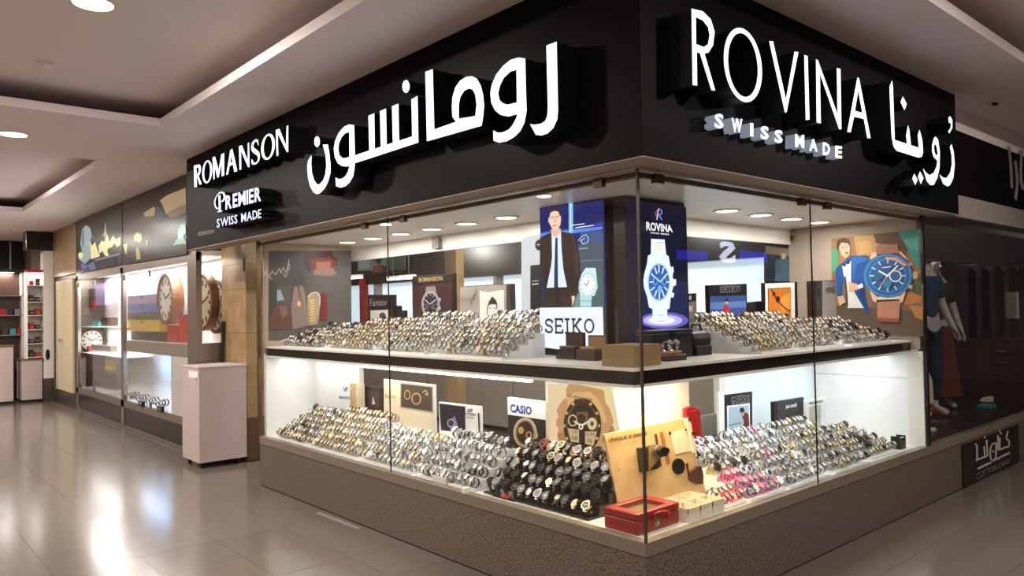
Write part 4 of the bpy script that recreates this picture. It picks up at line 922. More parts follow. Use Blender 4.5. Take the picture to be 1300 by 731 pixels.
b = picture('display_board', 'white-headed board with blue capitals over black photograph of gold watch', PY(0.5), (644, 504), (693, 510), ZP, 0.03, [('#eef0f2', [(644.5, 504.5), (692.5, 510.5), (693, 533), (645, 526)]), ('#2a2a2a', [(645, 526), (693, 533), (694, 600), (646, 590)]), ('e', '#c8b49a', 667, 549, 15, 19), ('e', '#a08468', 667, 549, 12.5, 16.5), ('e', '#3c2c1c', 667, 549, 10.5, 14.5), ('e', '#c8a060', 662, 546, 3.6, 4.6), ('e', '#c8a060', 672, 552, 3.8, 4.8), ('e', '#3c2c1c', 672, 552, 2.2, 3), ('l', '#d8d0c0', 1.6, [(676, 535), (683, 552), (680, 566)])], frame='white_board', cat='board')
text_quad('lettering', 'CASIO', [(648, 512.3), (675.5, 516), (675.5, 527), (648, 523)], PY(0.5), 'print_blue', b, 0, 0.035)
G7 = PX(-0.74)
b = picture('display_board', 'white framed black board with capitals over photograph of figure in brown', G7, (912, 498), (955, 495.5), ZP, 0.02, [('#f0f1f2', [(912.5, 498.5), (954.5, 496), (955, 560), (913, 566)]), ('#1d2023', [(919, 501), (954.6, 496.6), (954.8, 560), (920, 566)]), ('#e8ecee', [(922.5, 515), (951.5, 511.5), (952, 556), (923, 562)]), ('#a8bccc', [(924.5, 517), (950, 514), (950, 556), (925, 560)]), ('#6a3a2c', [(941, 527), (946, 523), (950, 526), (951, 545), (942, 546), (944, 535)]), ('e', '#2a2422', 941.5, 521, 3, 4), ('#c09a84', [(940, 523), (944, 523), (944, 528), (941, 528)]), ('l', '#54626c', .8, [(924.5, 540), (941, 536)]), ('l', '#54626c', .8, [(924.5, 546), (941, 543)])], frame='white_board', cat='board')
serif_word('lettering', 'GUESS'.replace('G', 'G'), [(926.5, 504), (950, 501), (950, 510), (926.5, 513)], G7, 'print_grey', b, 0.14)
b = picture('display_board', 'plain black board with small white lowercase lettering in lower right window', PX(-0.66), (982.5, 510), (1020.5, 504), ZP, 0.03, [('#3a383a', [(986, 510), (1020, 504.6), (1020, 556), (986, 560)])], cat='board')
text_quad('lettering', 'just cavalli', [(997, 513.5), (1011, 511), (1011, 517.5), (997, 520)], PX(-0.66), 'print_white', b, 0, 0.03)
b = picture('display_board', 'small white board with dark line of print next to plain black board', PX(-0.62), (1022, 509), (1048, 504), ZP, 0.015, [('#eceeee', [(1022.5, 509.5), (1047.5, 504.5), (1047.5, 550), (1022.5, 552)]), ('#c0bcae', [(1027, 516), (1042, 513.5), (1042, 545), (1027, 546)])], frame='white_board', cat='board')
text_quad('lettering', 'MARC ECKO', [(1027, 510.5), (1044, 507.5), (1044, 510.5), (1027, 513.5)], PX(-0.62), 'print_dark', b, 0, 0.04)

# ---- plywood board with mounted props
bl, br = PZ(ZP).at(787, 652), PZ(ZP).at(899, 632)
dd = (br - bl).normalized(); nn = Vector((dd.y, -dd.x, 0)).normalized()
lean = R(7); WB = Plane(bl, nn * math.cos(lean) + Vector((0, 0, math.sin(lean))))
wbd = empty('plywood_board', (bl + br) / 2, 'leaning plywood board with slogan and mounted camera, strap and papers', 'board')
wq = [(767, 551), (870, 530.5), (899, 632), (787, 652)]
MB().prism([WB.at(*q) for q in wq], -WB.n * 0.02, 'plywood').build('panel', wbd, bevel=0.002)
wp = lambda pts: sc(pts, 760, 520, 6.093)
text_quad('lettering', 'UNIQUE IS SIMPLE', wp([(75, 222), (372, 168), (374, 200), (78, 255)]), WB, 'print_brown', wbd, 0, 0.035)
text_quad('lettering', 'IT IS LIFESTYLE', wp([(85, 272), (380, 215), (382, 240), (87, 292)]), WB, 'tan_card', wbd, 0, -0.005, 1.6)
def on_board(name, pts, th, m, off=0.0, **k):
    P = [WB.at(u, v, off) for u, v in wp(pts)]
    return MB().prism(P, WB.n * th, m).build(name, wbd, bevel=0.001, **k)
on_board('paper_sheet', [(545, 185), (675, 150), (720, 318), (590, 345)], 0.004, 'paper'); on_board('paper_clip', [(540, 170), (552, 168), (554, 192), (543, 194)], 0.012, 'dark_wood'); on_board('paper_clip', [(660, 150), (672, 146), (675, 158), (664, 162)], 0.012, 'dark_wood')
on_board('edge_roll', [(658, 70), (690, 62), (742, 330), (722, 335)], 0.02, 'paper'); on_board('edge_clip', [(672, 60), (690, 58), (695, 85), (678, 90)], 0.03, 'dark_wood'); on_board('edge_clip', [(700, 170), (722, 166), (726, 190), (704, 195)], 0.03, 'dark_wood')
on_board('strap', [(430, 190), (446, 186), (462, 300), (485, 435), (470, 440), (450, 300)], 0.006, 'brown_leather')
on_board('watch_strap', [(470, 172), (490, 168), (510, 240), (520, 300), (545, 380), (545, 420), (525, 425), (505, 310), (485, 240)], 0.007, 'tan_leather')
c = WB.at(*wp([(518, 315)])[0]); MB().cyl(c, c + WB.n * 0.014, 0.019, 'steel', 18).cyl(c + WB.n * 0.0141, c + WB.n * 0.0145, 0.015, 'dial_black', 18).build('watch_case', wbd)
c = WB.at(*wp([(612, 437)])[0]); MB().cyl(c, c + WB.n * 0.012, 0.045, 'black_resin', 28).ring(c + WB.n * 0.013, WB.n, 0.03, 0.04, 0.006, 'gunmetal', 28).build('black_disc', wbd)
on_board('leather_pouch', [(685, 480), (725, 455), (748, 432), (770, 440), (785, 500), (785, 570), (740, 575), (700, 545)], 0.03, 'brown_leather'); on_board('leather_cord', [(672, 415), (684, 412), (690, 470), (705, 540), (695, 545), (682, 470)], 0.01, 'brown_leather')
on_board('camera_body', [(290, 295), (420, 268), (425, 450), (310, 480)], 0.05, 'dark_wood'); on_board('camera_front', [(345, 290), (430, 270), (440, 360), (360, 455), (345, 470)], 0.052, 'tan_card')
c = WB.at(*wp([(400, 320)])[0]) + WB.n * 0.05
MB().cyl(c, c + WB.n * 0.05, 0.03, 'silver', 20).cyl(c + WB.n * 0.05, c + WB.n * 0.075, 0.027, 'black_resin', 20).ring(c + WB.n * 0.03, WB.n, 0.028, 0.034, 0.012, 'steel', 20).build('camera_lens', wbd)
# ---- red leather flap behind the board
pl = PX(-0.56)
rp = empty('leather_folder', pl.at(884, 562), 'red leather folded case standing behind right edge of plywood board', 'case')
MB().prism([pl.at(u, v) for u, v in [(871, 519), (878, 515.5), (887, 518), (892, 556), (890, 562), (878, 560), (873, 540)]], (-0.03, 0, 0), 'red_leather').build('back_cover', rp, bevel=0.004)
MB().prism([pl.at(u, v, 0.012) for u, v in [(876, 522), (886, 519), (890, 558), (884, 540)]], (-0.012, 0, 0), 'red_leather').build('flap', rp, bevel=0.002)
# ---- brown open photo box
p = PZ(ZP).at(821, 640)
ob = empty('photo_box', (p.x - 0.05, p.y + 0.05, ZP), 'dark wooden open display box with beige lining behind the red case', 'box')
pl = PX(p.x); a, b2 = pl.at(820, 601), pl.at(844, 594)
y0, y1, zt = a.y, b2.y, (a.z + b2.z) / 2
box('back_panel', p.x - 0.05, p.x - 0.045, y0, y1, ZP, zt, 'tan_card', ob)
for nm, q in dict(side=(y0, y0 + 0.012, ZP, zt), side_b=(y1 - 0.012, y1, ZP, zt), top=(y0, y1, zt - 0.012, zt), bottom=(y0, y1, ZP, ZP + 0.012)).items():
    box('frame_side', p.x - 0.06, p.x, *q, 'dark_wood', ob)
MB().ring((p.x + 0.0005, (y0 + y1) / 2 - 0.03, ZP + 0.05), (1, 0, 0), 0.015, 0.02, 0.006, 'dark_wood', 14).build('catch', ob)
# ---- red leatherette case with window lid
X0, X1, Y0, Y1, Z0 = -0.33, -0.105, 0.065, 0.415, ZP
ZT = PX(X1).at(801, 655.6).z
rc = empty('watch_case_box', ((X0 + X1) / 2, (Y0 + Y1) / 2, Z0), 'red leatherette carrying case with glass lid and gold clasp at corner', 'case')
box('body', X0, X1, Y0, Y1, Z0, ZT - 0.035, 'red_leatherette', rc, bevel=0.012)
for q in ((X0, X1, Y0, Y0 + 0.06), (X0, X1, Y1 - 0.06, Y1), (X0, X0 + 0.04, Y0 + 0.06, Y1 - 0.06), (X1 - 0.04, X1, Y0 + 0.06, Y1 - 0.06)):
    box('lid_frame', *q, ZT - 0.033, ZT, 'red_leatherette', rc, bevel=0.006)
box('lid_glass', X0 + 0.035, X1 - 0.035, Y0 + 0.055, Y1 - 0.055, ZT - 0.014, ZT - 0.011, GLASS, rc)
box('lining', X0 + 0.03, X1 - 0.03, Y0 + 0.05, Y1 - 0.05, ZT - 0.034, ZT - 0.03, 'tan_card', rc)
hp = [PX(X1).at(u, v) for u, v in [(828, 657), (829, 651), (834, 648.5), (841, 648), (846, 650.5), (846.5, 656)]]
MB().tube([h + Vector((0.006 + 0.02 * math.sin(math.pi * k / 5), 0, 0)) for k, h in enumerate(hp)], 0.007, 'red_leather', 8).build('handle', rc, smooth=True)
c = PX(X1).at(833, 662)
box('clasp', X1, X1 + 0.006, c.y - 0.022, c.y + 0.022, c.z - 0.022, c.z + 0.024, 'gold', rc, bevel=0.002); box('clasp_lock', X1 + 0.006, X1 + 0.011, c.y - 0.01, c.y + 0.01, c.z - 0.012, c.z + 0.012, 'chrome', rc)
c = PX(X1).at(822.5, 664.5); MB().ring(c + Vector((0.003, 0, 0)), (1, 0, 0), 0.003, 0.007, 0.006, 'gold', 14).build('stud', rc)
# ---- white compartment trays
for k in range(3):
    y0 = 0.43 + 0.113 * k; y1 = y0 + 0.110; x0, x1 = -0.29, -0.062; zt = ZP + 0.075
    t = empty('compartment_tray', ((x0 + x1) / 2, (y0 + y1) / 2, ZP), 'white cardboard compartment tray beside the red case, %s from the case' % names[k], 'tray', 'white compartment trays')
    box('base', x0, x1, y0, y1, ZP, ZP + 0.045, 'white_lacquer', t)
    for q in ((x1 - 0.004, x1, y0, y1), (x0, x0 + 0.004, y0, y1), (x0, x1, y0, y0 + 0.004), (x0, x1, y1 - 0.004, y1), ((x0 + x1) / 2 - 0.002, (x0 + x1) / 2 + 0.002, y0, y1)):
        box('wall', *q, ZP + 0.045, zt, 'paper', t)
    for j in range(2):
        xx = x0 + 0.057 + 0.113 * j; yy = (y0 + y1) / 2
        MB().ring((xx, yy, ZP + 0.05), (0, 0, 1), 0.018, 0.024, 0.008, ['gold', 'silver', 'rose_gold'][k], 16).cyl((xx + 0.022, yy, ZP + 0.046), (xx + 0.022, yy, ZP + 0.058), 0.013, 'dial_white', 12).build('bangle_watch', t)
def block(name, label, pts, zb, dx, dy, h, m, cat, parts=None, bev=0.003):
    """A small box whose front lower corner (nearest the window corner) stands under a pixel on a surface."""
    p = PZ(zb).at(*pts); o = empty(name, p, label, cat)
    box('body', p.x, p.x + dx, p.y, p.y + dy, zb, zb + h, m, o, bevel=bev)
    return o, p
block('plinth_block', 'small white block at front of lower left window', (566, 616), ZP, -0.16, 0.07, 0.045, 'white_lacquer', 'block')
block('plinth_block', 'low white block at front edge beside the dark watch bracelets', (590, 627), ZP, -0.03, 0.05, 0.035, 'white_lacquer', 'block')
block('plinth_block', 'white cube near front of lower right window', (1072, 597), ZP, -0.05, 0.06, 0.05, 'white_lacquer', 'block')
o, p = block('blue_flask', 'bright blue upright flask box in lower right window', (1032, 566), ZP, -0.03, 0.07, 0.14, 'resin_blue', 'box')
MATS['resin_blue']; MB().cyl((p.x - 0.015, p.y + 0.035, ZP + 0.14), (p.x - 0.015, p.y + 0.035, ZP + 0.155), 0.013, 'black_resin', 14).build('cap', o)
o, p = block('card_holder', 'black slotted holder at far right corner of lower window', (1143, 571), ZP, -0.07, 0.11, 0.06, 'black_resin', 'holder')
box('side_wing', p.x - 0.07, p.x, p.y, p.y + 0.008, ZP + 0.06, ZP + 0.10, 'black_resin', o); box('side_wing', p.x - 0.07, p.x, p.y + 0.102, p.y + 0.11, ZP + 0.06, ZP + 0.10, 'black_resin', o); box('bar', p.x - 0.02, p.x - 0.01, p.y + 0.008, p.y + 0.102, ZP + 0.08, ZP + 0.09, 'white_lacquer', o)
o, p = block('flat_tray', 'flat dark tray near the front of lower right window', (1085, 588), ZP, -0.1, 0.3, 0.018, 'gunmetal', 'tray'); box('lining', p.x - 0.09, p.x - 0.01, p.y + 0.01, p.y + 0.29, ZP + 0.018, ZP + 0.021, 'dark_cloth', o)
for lab, u, v, cc in (('dark tilted name plate with red label, nearer the red case', 745, 655, 'resin_red'), ('dark tilted name plate, farther along the black watches', 652, 637, 'resin_red')):
    p = PZ(ZP).at(u, v); o = empty('name_plate', p, lab, 'plate')
    MB().prism([(p.x, p.y, ZP), (p.x, p.y + 0.06, ZP), (p.x, p.y + 0.06, ZP + 0.035)], (-0.2, 0, 0), 'gunmetal').build('body', o)
    MB().prism([(p.x - 0.06, p.y + 0.008, ZP + 0.0055), (p.x - 0.06, p.y + 0.045, ZP + 0.0275), (p.x - 0.13, p.y + 0.045, ZP + 0.0275), (p.x - 0.13, p.y + 0.008, ZP + 0.0055)], (0, -0.001, 0.002), cc).build('label', o)
# ---- upper shelf, front items near the pillar
p = PZ(ZS).at(763, 466); q = PZ(ZS).at(838, 464)
p = Vector((-0.42, 0.14, ZS))
t = empty('card_box', (-0.25, 0.25, ZS), 'plain tan cardboard box at the corner of upper shelf', 'box')
cA, cB, cC = PZ(ZS).at(764, 464), PZ(ZS).at(815, 467), PZ(ZS).at(839, 461)
cA.x, cA.y = max(cA.x, -0.6), max(cA.y, 0.09); cB = Vector((-0.13, 0.10, ZS)); cC = Vector((-0.16, 0.36, ZS)); cA = PZ(ZS).at(764, 464.5)
hh = PY(cB.y).at(812, 440).z - ZS
MB().prism([cA, cB, cC, cA + (cC - cB)], (0, 0, hh - 0.004), 'tan_card').build('body', t, bevel=0.004)
MB().prism([v + Vector((0, 0, hh - 0.0035)) for v in (cA, cB, cC, cA + (cC - cB))], (0, 0, 0.006), 'tan_card').build('lid', t)
def open_box(lab, u, v, dx, dy, h, lid, bm, lm, turned=False):
    p = Vector((*u, ZS)) if isinstance(u, tuple) else PZ(ZS).at(u, v); o = empty('watch_box', p, lab, 'box')
    box('body', p.x - dx, p.x, p.y, p.y + dy, ZS, ZS + h, bm, o, bevel=0.003)
    if turned: box('lid', p.x - dx, p.x - dx + 0.012, p.y, p.y + dy, ZS + h, ZS + h + lid, bm, o, bevel=0.003); box('lid_lining', p.x - dx + 0.012, p.x - dx + 0.014, p.y + 0.01, p.y + dy - 0.01, ZS + h + 0.01, ZS + h + lid - 0.01, lm, o)
    else: box('lid', p.x - dx, p.x, p.y + dy - 0.012, p.y + dy, ZS + h, ZS + h + lid, bm, o, bevel=0.003); box('lid_lining', p.x - dx + 0.01, p.x - 0.01, p.y + dy - 0.014, p.y + dy - 0.012, ZS + h + 0.01, ZS + h + lid - 0.01, lm, o)
    box('cushion', p.x - dx + 0.015, p.x - 0.015, p.y + 0.015, p.y + dy - 0.02, ZS + h, ZS + h + 0.02, lm, o, bevel=0.006)
    return o, p
open_box('open black watch box with dark lining before the suit advert', (-.80, .36), 0, 0.16, 0.10, 0.06, 0.10, 'black_lacquer', 'dark_wood')
open_box('open brown watch box with beige lining before the suit advert', (-.63, .35), 0, 0.15, 0.12, 0.06, 0.085, 'dark_wood', 'tan_card')
t = empty('storage_box', (-.46, .82, ZS), 'large matt black box before the chronograph advert', 'box')
box('body', -.53, -.40, .60, .98, ZS, ZS + .15, 'black_resin', t, bevel=.004); box('lid', -.535, -.395, .595, .985, ZS + .15, ZS + .17, 'black_resin', t, bevel=.004); box('latch', -.395, -.39, .77, .81, ZS + .13, ZS + .16, 'gunmetal', t)
t = empty('leather_pouch', (-.47, 1.14, ZS), 'soft black rounded pouch beside the large black box, upper shelf', 'pouch')
MB().box(-.54, -.42, 1.03, 1.24, ZS, ZS + .15, 'black_resin').build('body', t, bevel=.045); MB().tube([(-.48, 1.07, ZS + .14), (-.48, 1.1, ZS + .19), (-.48, 1.17, ZS + .19), (-.48, 1.2, ZS + .14)], .008, 'black_leather_strap' if False else 'black_resin', 8).build('handle', t)
o, p = open_box('brown watch box holding two watches near corner of upper shelf', 849, 459, 0.1, 0.17, 0.035, 0.001, 'dark_wood', 'tan_leather', True)
for yy in (0.05, 0.11): MB().ring((p.x - 0.05, p.y + yy, ZS + 0.08), (0, 1, 0), 0.027, 0.031, 0.02, 'silver', 20).cyl((p.x - 0.03, p.y + yy, ZS + 0.1), (p.x - 0.02, p.y + yy, ZS + 0.108), 0.018, 'steel', 16).build('boxed_watch', o)
block('card_box', 'small grey box right of the brown watch box', (885, 452), ZS, -0.1, 0.16, 0.06, 'gunmetal', 'box')
#@@PART3
# ================================================================== WATCHES
NSEG = 18
def watch_geo(scale=1.0, chunky=False, seg=NSEG):
    """Three shapes in watch space (ring axis along X, dial up +Z): band, case, dial."""
    a, b, w, th = 0.0255, 0.029, 0.0095, 0.0026
    if chunky: w, th = 0.012, 0.004
    band = MB(); v = []
    for i in range(seg):
        t = 2 * math.pi * i / seg
        ww = w * (0.82 + 0.18 * math.sin(t)); k = 1 + (0.02 if i % 2 else 0)
        for r_, x in ((0, -1), (1, -1), (1, 1), (0, 1)):
            v.append(Vector((x * ww, (a * k + r_ * th) * math.cos(t), (b * k + r_ * th) * math.sin(t))) * scale)
    f = [(4 * i + k, 4 * ((i + 1) % seg) + k, 4 * ((i + 1) % seg) + (k + 1) % 4, 4 * i + (k + 1) % 4) for i in range(seg) for k in range(4)]
    R_ = (0.0245 if chunky else 0.0185); h = 0.011 if chunky else 0.008; z0 = b
    n = 8 if chunky else 14
    case = MB()
    case.cyl((0, 0, z0), (0, 0, z0 + h), R_, 'silver', n, R_ * 0.97)
    case.ring((0, 0, z0 + h + 0.0008), (0, 0, 1), R_ * 0.78, R_ * 0.97, 0.002, 'silver', n)
    for sx in (-1, 1): case.box(sx * R_ * 0.98, sx * (R_ + 0.004), -0.003, 0.003, z0 + 0.003, z0 + 0.007, 'silver') if sx > 0 else None
    for sy in (-1, 1): case.box(-0.009, 0.009, sy * R_ * 0.8, sy * (R_ + 0.005), z0 - 0.002, z0 + 0.004, 'silver')
    dial = MB()
    dial.cyl((0, 0, z0 + h - 0.001), (0, 0, z0 + h + 0.0006), R_ * 0.78, 'dial_white', n)
    zt = z0 + h + 0.0009
    hands = MB()
    for ang, L_ in ((R(300), 0.45), (R(60), 0.65)):
        d = Vector((math.sin(ang), math.cos(ang), 0)); s_ = Vector((d.y, -d.x, 0)) * 0.0011
        c = Vector((0, 0, zt)); hands.face([c - s_, c + s_, c + d * R_ * L_ + s_ * .6, c + d * R_ * L_ - s_ * .6], 'gunmetal')
    sc_ = lambda mb: [p * scale for p in mb.v]
    return (v, f), (sc_(case), case.f), (sc_(dial), dial.f), (sc_(hands), hands.f)
GEO = {False: watch_geo(), True: watch_geo(1.0, True)}
MESH = {}
for ck in (False, True):
    for nm, (v, f) in zip(('band', 'case', 'dial', 'hands'), GEO[ck]):
        me = bpy.data.meshes.new('watch_' + nm); me.from_pydata([tuple(p) for p in v], [], f); me.materials.append(MATS['silver']); MESH[ck, nm] = me

# finish: (words, band, case, dial, chunky)
FIN = {
 'silver_white': ('silver white-dial', 'silver', 'silver', 'dial_white', 0), 'silver_black': ('silver black-dial', 'silver', 'silver', 'dial_black', 0), 'silver_blue': ('silver blue-dial', 'silver', 'silver', 'dial_blue', 0),
 'gold_white': ('gold white-dial', 'gold', 'gold', 'dial_white', 0), 'gold_gold': ('gold champagne-dial', 'gold', 'gold', 'dial_champagne', 0), 'two_tone': ('two-tone gold and silver', 'silver', 'gold', 'dial_champagne', 0),
 'rose': ('rose gold', 'rose_gold', 'rose_gold', 'dial_white', 0), 'brown': ('brown leather', 'brown_leather', 'gold', 'dial_white', 0), 'tan': ('tan leather', 'tan_leather', 'silver', 'dial_black', 0), 'black_leather': ('black leather', 'black_resin', 'silver', 'dial_white', 0),
 'black_sport': ('black sports', 'black_resin', 'gunmetal', 'dial_black', 1), 'black_grey': ('black steel-dial sports', 'black_resin', 'steel', 'resin_grey', 1), 'black_gold': ('black and gold sports', 'black_resin', 'gold', 'dial_black', 1), 'gunmetal': ('gunmetal', 'gunmetal', 'gunmetal', 'dial_black', 1),
 'red_sport': ('red and black sports', 'black_resin', 'resin_red', 'dial_black', 1), 'teal_sport': ('teal-dial black sports', 'black_resin', 'gunmetal', 'resin_teal', 1),
 'pink': ('pink', 'resin_pink', 'resin_pink', 'dial_white', 0), 'blue': ('blue', 'resin_blue', 'resin_white', 'dial_blue', 0), 'purple': ('purple', 'resin_purple', 'silver', 'dial_white', 0), 'yellow': ('black and yellow sports', 'resin_yellow', 'black_resin', 'dial_black', 1), 'white': ('white', 'resin_white', 'silver', 'dial_white', 0), 'orange': ('orange red', 'resin_orange', 'resin_red', 'dial_white', 0), 'grey': ('grey', 'resin_grey', 'silver', 'dial_white', 0)}
COLR = dict(silver='#c9c9c6', gold='#c39a4c', rose_gold='#c08c70', brown_leather='#4a2c1c', tan_leather='#9a5f33', black_resin='#131314', gunmetal='#3c3a3c', steel='#9a938c', dial_white='#f3f1ea', dial_black='#101216', dial_champagne='#dcc38a', dial_blue='#1c3f7a',
            resin_pink='#d0588e', resin_blue='#3b62b8', resin_purple='#6a4a9c', resin_yellow='#d8b92c', resin_orange='#d2562a', resin_red='#b02a28', resin_white='#e6e4e2', resin_teal='#3f8e96', resin_grey='#77777a')
# clusters: side ('L' along X on the left window, 'R' along Y on the right), surface, from, to, rows, first row depth, row pitch, step per row, spacing, scale, landmark, finishes
CL = [
 ('L', ZP, -0.46, -1.36, 5, .135, .084, .052, .074, 1.22, 'under giant brown watch advert', ['black_sport'] * 14 + ['black_grey'] * 10 + ['gunmetal'] * 4 + ['black_gold'] * 3 + ['black_leather'] * 4 + ['red_sport', 'teal_sport', 'tan', 'brown', 'brown']),
 ('L', ZP, -1.42, -2.08, 5, .10, .075, .052, .058, 1.18, 'below blue-lettered board', ['silver_white'] * 5 + ['silver_black'] * 4 + ['black_leather', 'black_grey', 'black_leather', 'grey']),
 ('L', ZP, -2.14, -2.86, 5, .10, .075, .037, .058, 1.18, 'before crown emblem board', ['silver_white'] * 5 + ['silver_black'] * 2 + ['two_tone', 'gold_white', 'grey', 'rose']),
 ('L', ZP, -2.92, -3.72, 6, .10, .074, .045, .056, 1.14, 'before cream ring board', ['gold_white'] * 4 + ['gold_gold'] * 3 + ['rose'] * 2 + ['two_tone'] * 2 + ['silver_white']),
 ('L', ZP, -3.78, -4.38, 6, .10, .074, .036, .056, 1.14, 'beside white end panel', ['gunmetal', 'brown', 'two_tone', 'silver_black', 'black_leather', 'rose', 'gold_gold', 'silver_white']),
 ('R', ZP, 1.03, 1.43, 7, .10, .075, .034, .056, 1.14, 'right of plywood board', ['silver_white'] * 6 + ['black_sport', 'black_leather', 'pink', 'blue', 'purple', 'yellow', 'silver_black', 'silver_black', 'white', 'grey']),
 ('R', ZP, 1.48, 2.02, 7, .10, .075, .036, .056, 1.14, 'before white-framed portrait board', ['silver_white'] * 5 + ['blue', 'pink', 'gold_white', 'two_tone', 'silver_black', 'white', 'grey']),
 ('R', ZP, 2.08, 2.62, 7, .10, .075, .035, .056, 1.14, 'before plain black board', ['silver_white'] * 4 + ['two_tone'] * 2 + ['silver_black'] * 2 + ['black_leather', 'gold_white', 'grey']),
 ('R', ZP, 2.68, 3.16, 6, .12, .075, .022, .052, 1.0, 'at far right end', ['gold_white', 'two_tone', 'silver_black', 'gold_gold', 'silver_white', 'gunmetal']),
 ('L', ZS, -1.2, -1.98, 5, .17, .074, .034, .054, 1.05, 'left of suit advert', ['silver_white'] * 4 + ['gold_white', 'gold_gold', 'two_tone', 'brown', 'silver_black', 'white']),
 ('L', ZS, -1.42, -1.98, 3, .58, .08, .028, .056, 1.05, 'on raised white plinth beside suit advert', ['silver_white'] * 4 + ['gold_white', 'brown', 'silver_black', 'white'], .16),
 ('L', ZS, -2.04, -2.74, 7, .17, .075, .036, .052, 1.0, 'before grey portrait board', ['silver_white'] * 4 + ['silver_black'] + ['two_tone'] * 2 + ['gold_white', 'brown', 'black_leather']),
 ('L', ZS, -2.80, -3.50, 7, .15, .08, .029, .052, 1.0, 'before maroon board', ['gold_white'] * 3 + ['gold_gold'] * 2 + ['two_tone', 'silver_white', 'brown', 'silver_black', 'rose']),
 ('L', ZS, -3.56, -4.30, 7, .13, .08, .022, .052, 1.0, 'before dim end poster', ['brown', 'black_leather', 'silver_white', 'silver_white', 'two_tone', 'gunmetal', 'silver_black', 'tan', 'rose']),
 ('R', ZP, .79, 1.01, 2, .11, .075, .01, .052, 1.12, 'beside white trays', ['orange']),
 ('R', ZS, 1.36, 1.86, 7, .20, .078, .030, .052, 1.0, 'right of chronograph advert', ['gold_white'] * 4 + ['gold_gold'] * 2 + ['silver_white', 'black_leather', 'brown', 'rose']),
 ('R', ZS, 1.92, 2.46, 7, .19, .078, .030, .052, 1.0, 'before orange painting', ['silver_white'] * 4 + ['rose', 'two_tone', 'silver_black', 'gold_white', 'brown', 'silver_white']),
 ('R', ZS, 2.52, 3.20, 6, .16, .078, .024, .052, 1.0, 'before bow-tied man poster', ['silver_white'] * 2 + ['two_tone', 'gold_white', 'rose', 'silver_black', 'gold_gold', 'gunmetal']),
]
ORD = names + ['seventeenth', 'eighteenth', 'nineteenth', 'twentieth']
ROWN = ['front row', 'second row', 'third row', 'fourth row', 'fifth row', 'sixth row', 'seventh row']
rnd = random.Random(11)
info = []
for ci, c in enumerate(CL):
    side, z0, s0, s1, rows, d0, dp, st, sp, scl, land, fins = c[:12]; base = c[12] if len(c) > 12 else 0.0
    n = max(1, int(abs(s1 - s0) / sp)); L_ = []
    sg = 1 if s1 > s0 else -1
    wide = max(1, 0.019 * scl)
    # stepped riser under the rows
    mid = (s0 + s1) / 2; dc_ = d0 + dp * (rows - 1) / 2
    loc = (mid, dc_, z0) if side == 'L' else (-dc_, mid, z0)
    o = empty('display_riser', loc, ('black' if ci == 0 else 'white') + ' stepped riser carrying watches, ' + land + (', upper shelf' if z0 > 1 else ', lower window'), 'riser')
    a, b = min(s0, s1) + 0.004, max(s0, s1) - 0.004
    for r in range(rows):
        top = z0 + 0.012 + st * r + base
        e0, e1 = d0 - dp / 2 + dp * r, d0 + dp / 2 + dp * r
        rm = 'black_resin' if ci == 0 else 'white_board'
        if side == 'L': box('step', a, b, e0, e1, z0, top, rm, o)
        else: box('step', -e1, -e0, a, b, z0, top, rm, o)
        for k in range(n):
            s = s0 + sg * (sp * (k + 0.5)) + rnd.uniform(-.003, .003)
            d = d0 + dp * r + rnd.uniform(-.006, .004)
            fin = rnd.choice(fins)
            if land == 'beside white trays': fin = 'orange' if r == 0 else rnd.choice(['pink', 'purple', 'white'])
            if ci == 5 and r == 0: fin = rnd.choice(['pink', 'purple', 'white'])
            if ci == 5 and r == 1: fin = rnd.choice(['pink', 'purple', 'blue', 'pink'])
            if ci == 5 and r == 2: fin = rnd.choice(['blue', 'silver_white', 'pink', 'yellow'])
            tilt = R(rnd.uniform(38, 62)); spin = R(rnd.uniform(-16, 16))
            ss = scl * rnd.uniform(.92, 1.06)
            pos = Vector((s, d, 0)) if side == 'L' else Vector((-d, s, 0))
            pos.z = top + 0.0325 * ss
            yawz = (0 if side == 'L' else math.pi / 2) + spin
            info.append((ci, r, k, n, fin, pos, tilt, yawz, ss, land, side))
cd_ = {}
for w in info: cd_.setdefault(w[0], []).append((w[5] - CAM).length)
order = sorted(cd_, key=lambda c: sum(cd_[c]) / len(cd_[c]))
solo = set(); tot = 0
for c in order:
    if tot + len(cd_[c]) <= 300: solo.add(c); tot += len(cd_[c])
def mslot(o, m):
    o.material_slots[0].link = 'OBJECT'; o.material_slots[0].material = MATS[m]
rest = MB()
proto_w = {}
for ci, r, k, n, fin, pos, tilt, yawz, ss, land, side in info:
    wd_, bm_, cm_, dm_, ck = FIN[fin]; ck = bool(ck)
    MX = Matrix.Translation(pos) @ Matrix.Rotation(yawz, 4, 'Z') @ Matrix.Rotation(tilt, 4, 'X')
    if ci in solo:
        root = bpy.data.objects.new('wristwatch', None); COL.objects.link(root); root.empty_display_size = 0.02
        root.matrix_world = MX @ Matrix.Scale(ss, 4)
        # the row reads from left to right in the left window (far to near) and near to far in the right
        kk = (n - 1 - k) if side == 'L' else k
        zone = 'upper shelf' if pos.z > 1.2 else ''
        tag(root, '%s watch, %s from left, %s, %s' % (wd_, ORD[kk], ROWN[r], land), 'watch', 'watches ' + land)
        for nm, m_ in (('band', bm_), ('case', cm_), ('dial', dm_), ('hands', 'gold' if dm_ == 'dial_black' else 'gunmetal')):
            key = (ck, nm)
            if key not in proto_w:
                o = bpy.data.objects.new(nm, MESH[key]); proto_w[key] = o
            else: o = proto_w[key].copy()
            COL.objects.link(o); o.parent = root; mslot(o, m_)
    else:
        g_ = GEO[ck]
        for (v, f), m_ in zip(g_[:3], (bm_, cm_, dm_)):
            rest.mesh([MX @ (p * ss) for p in v], f, m_)
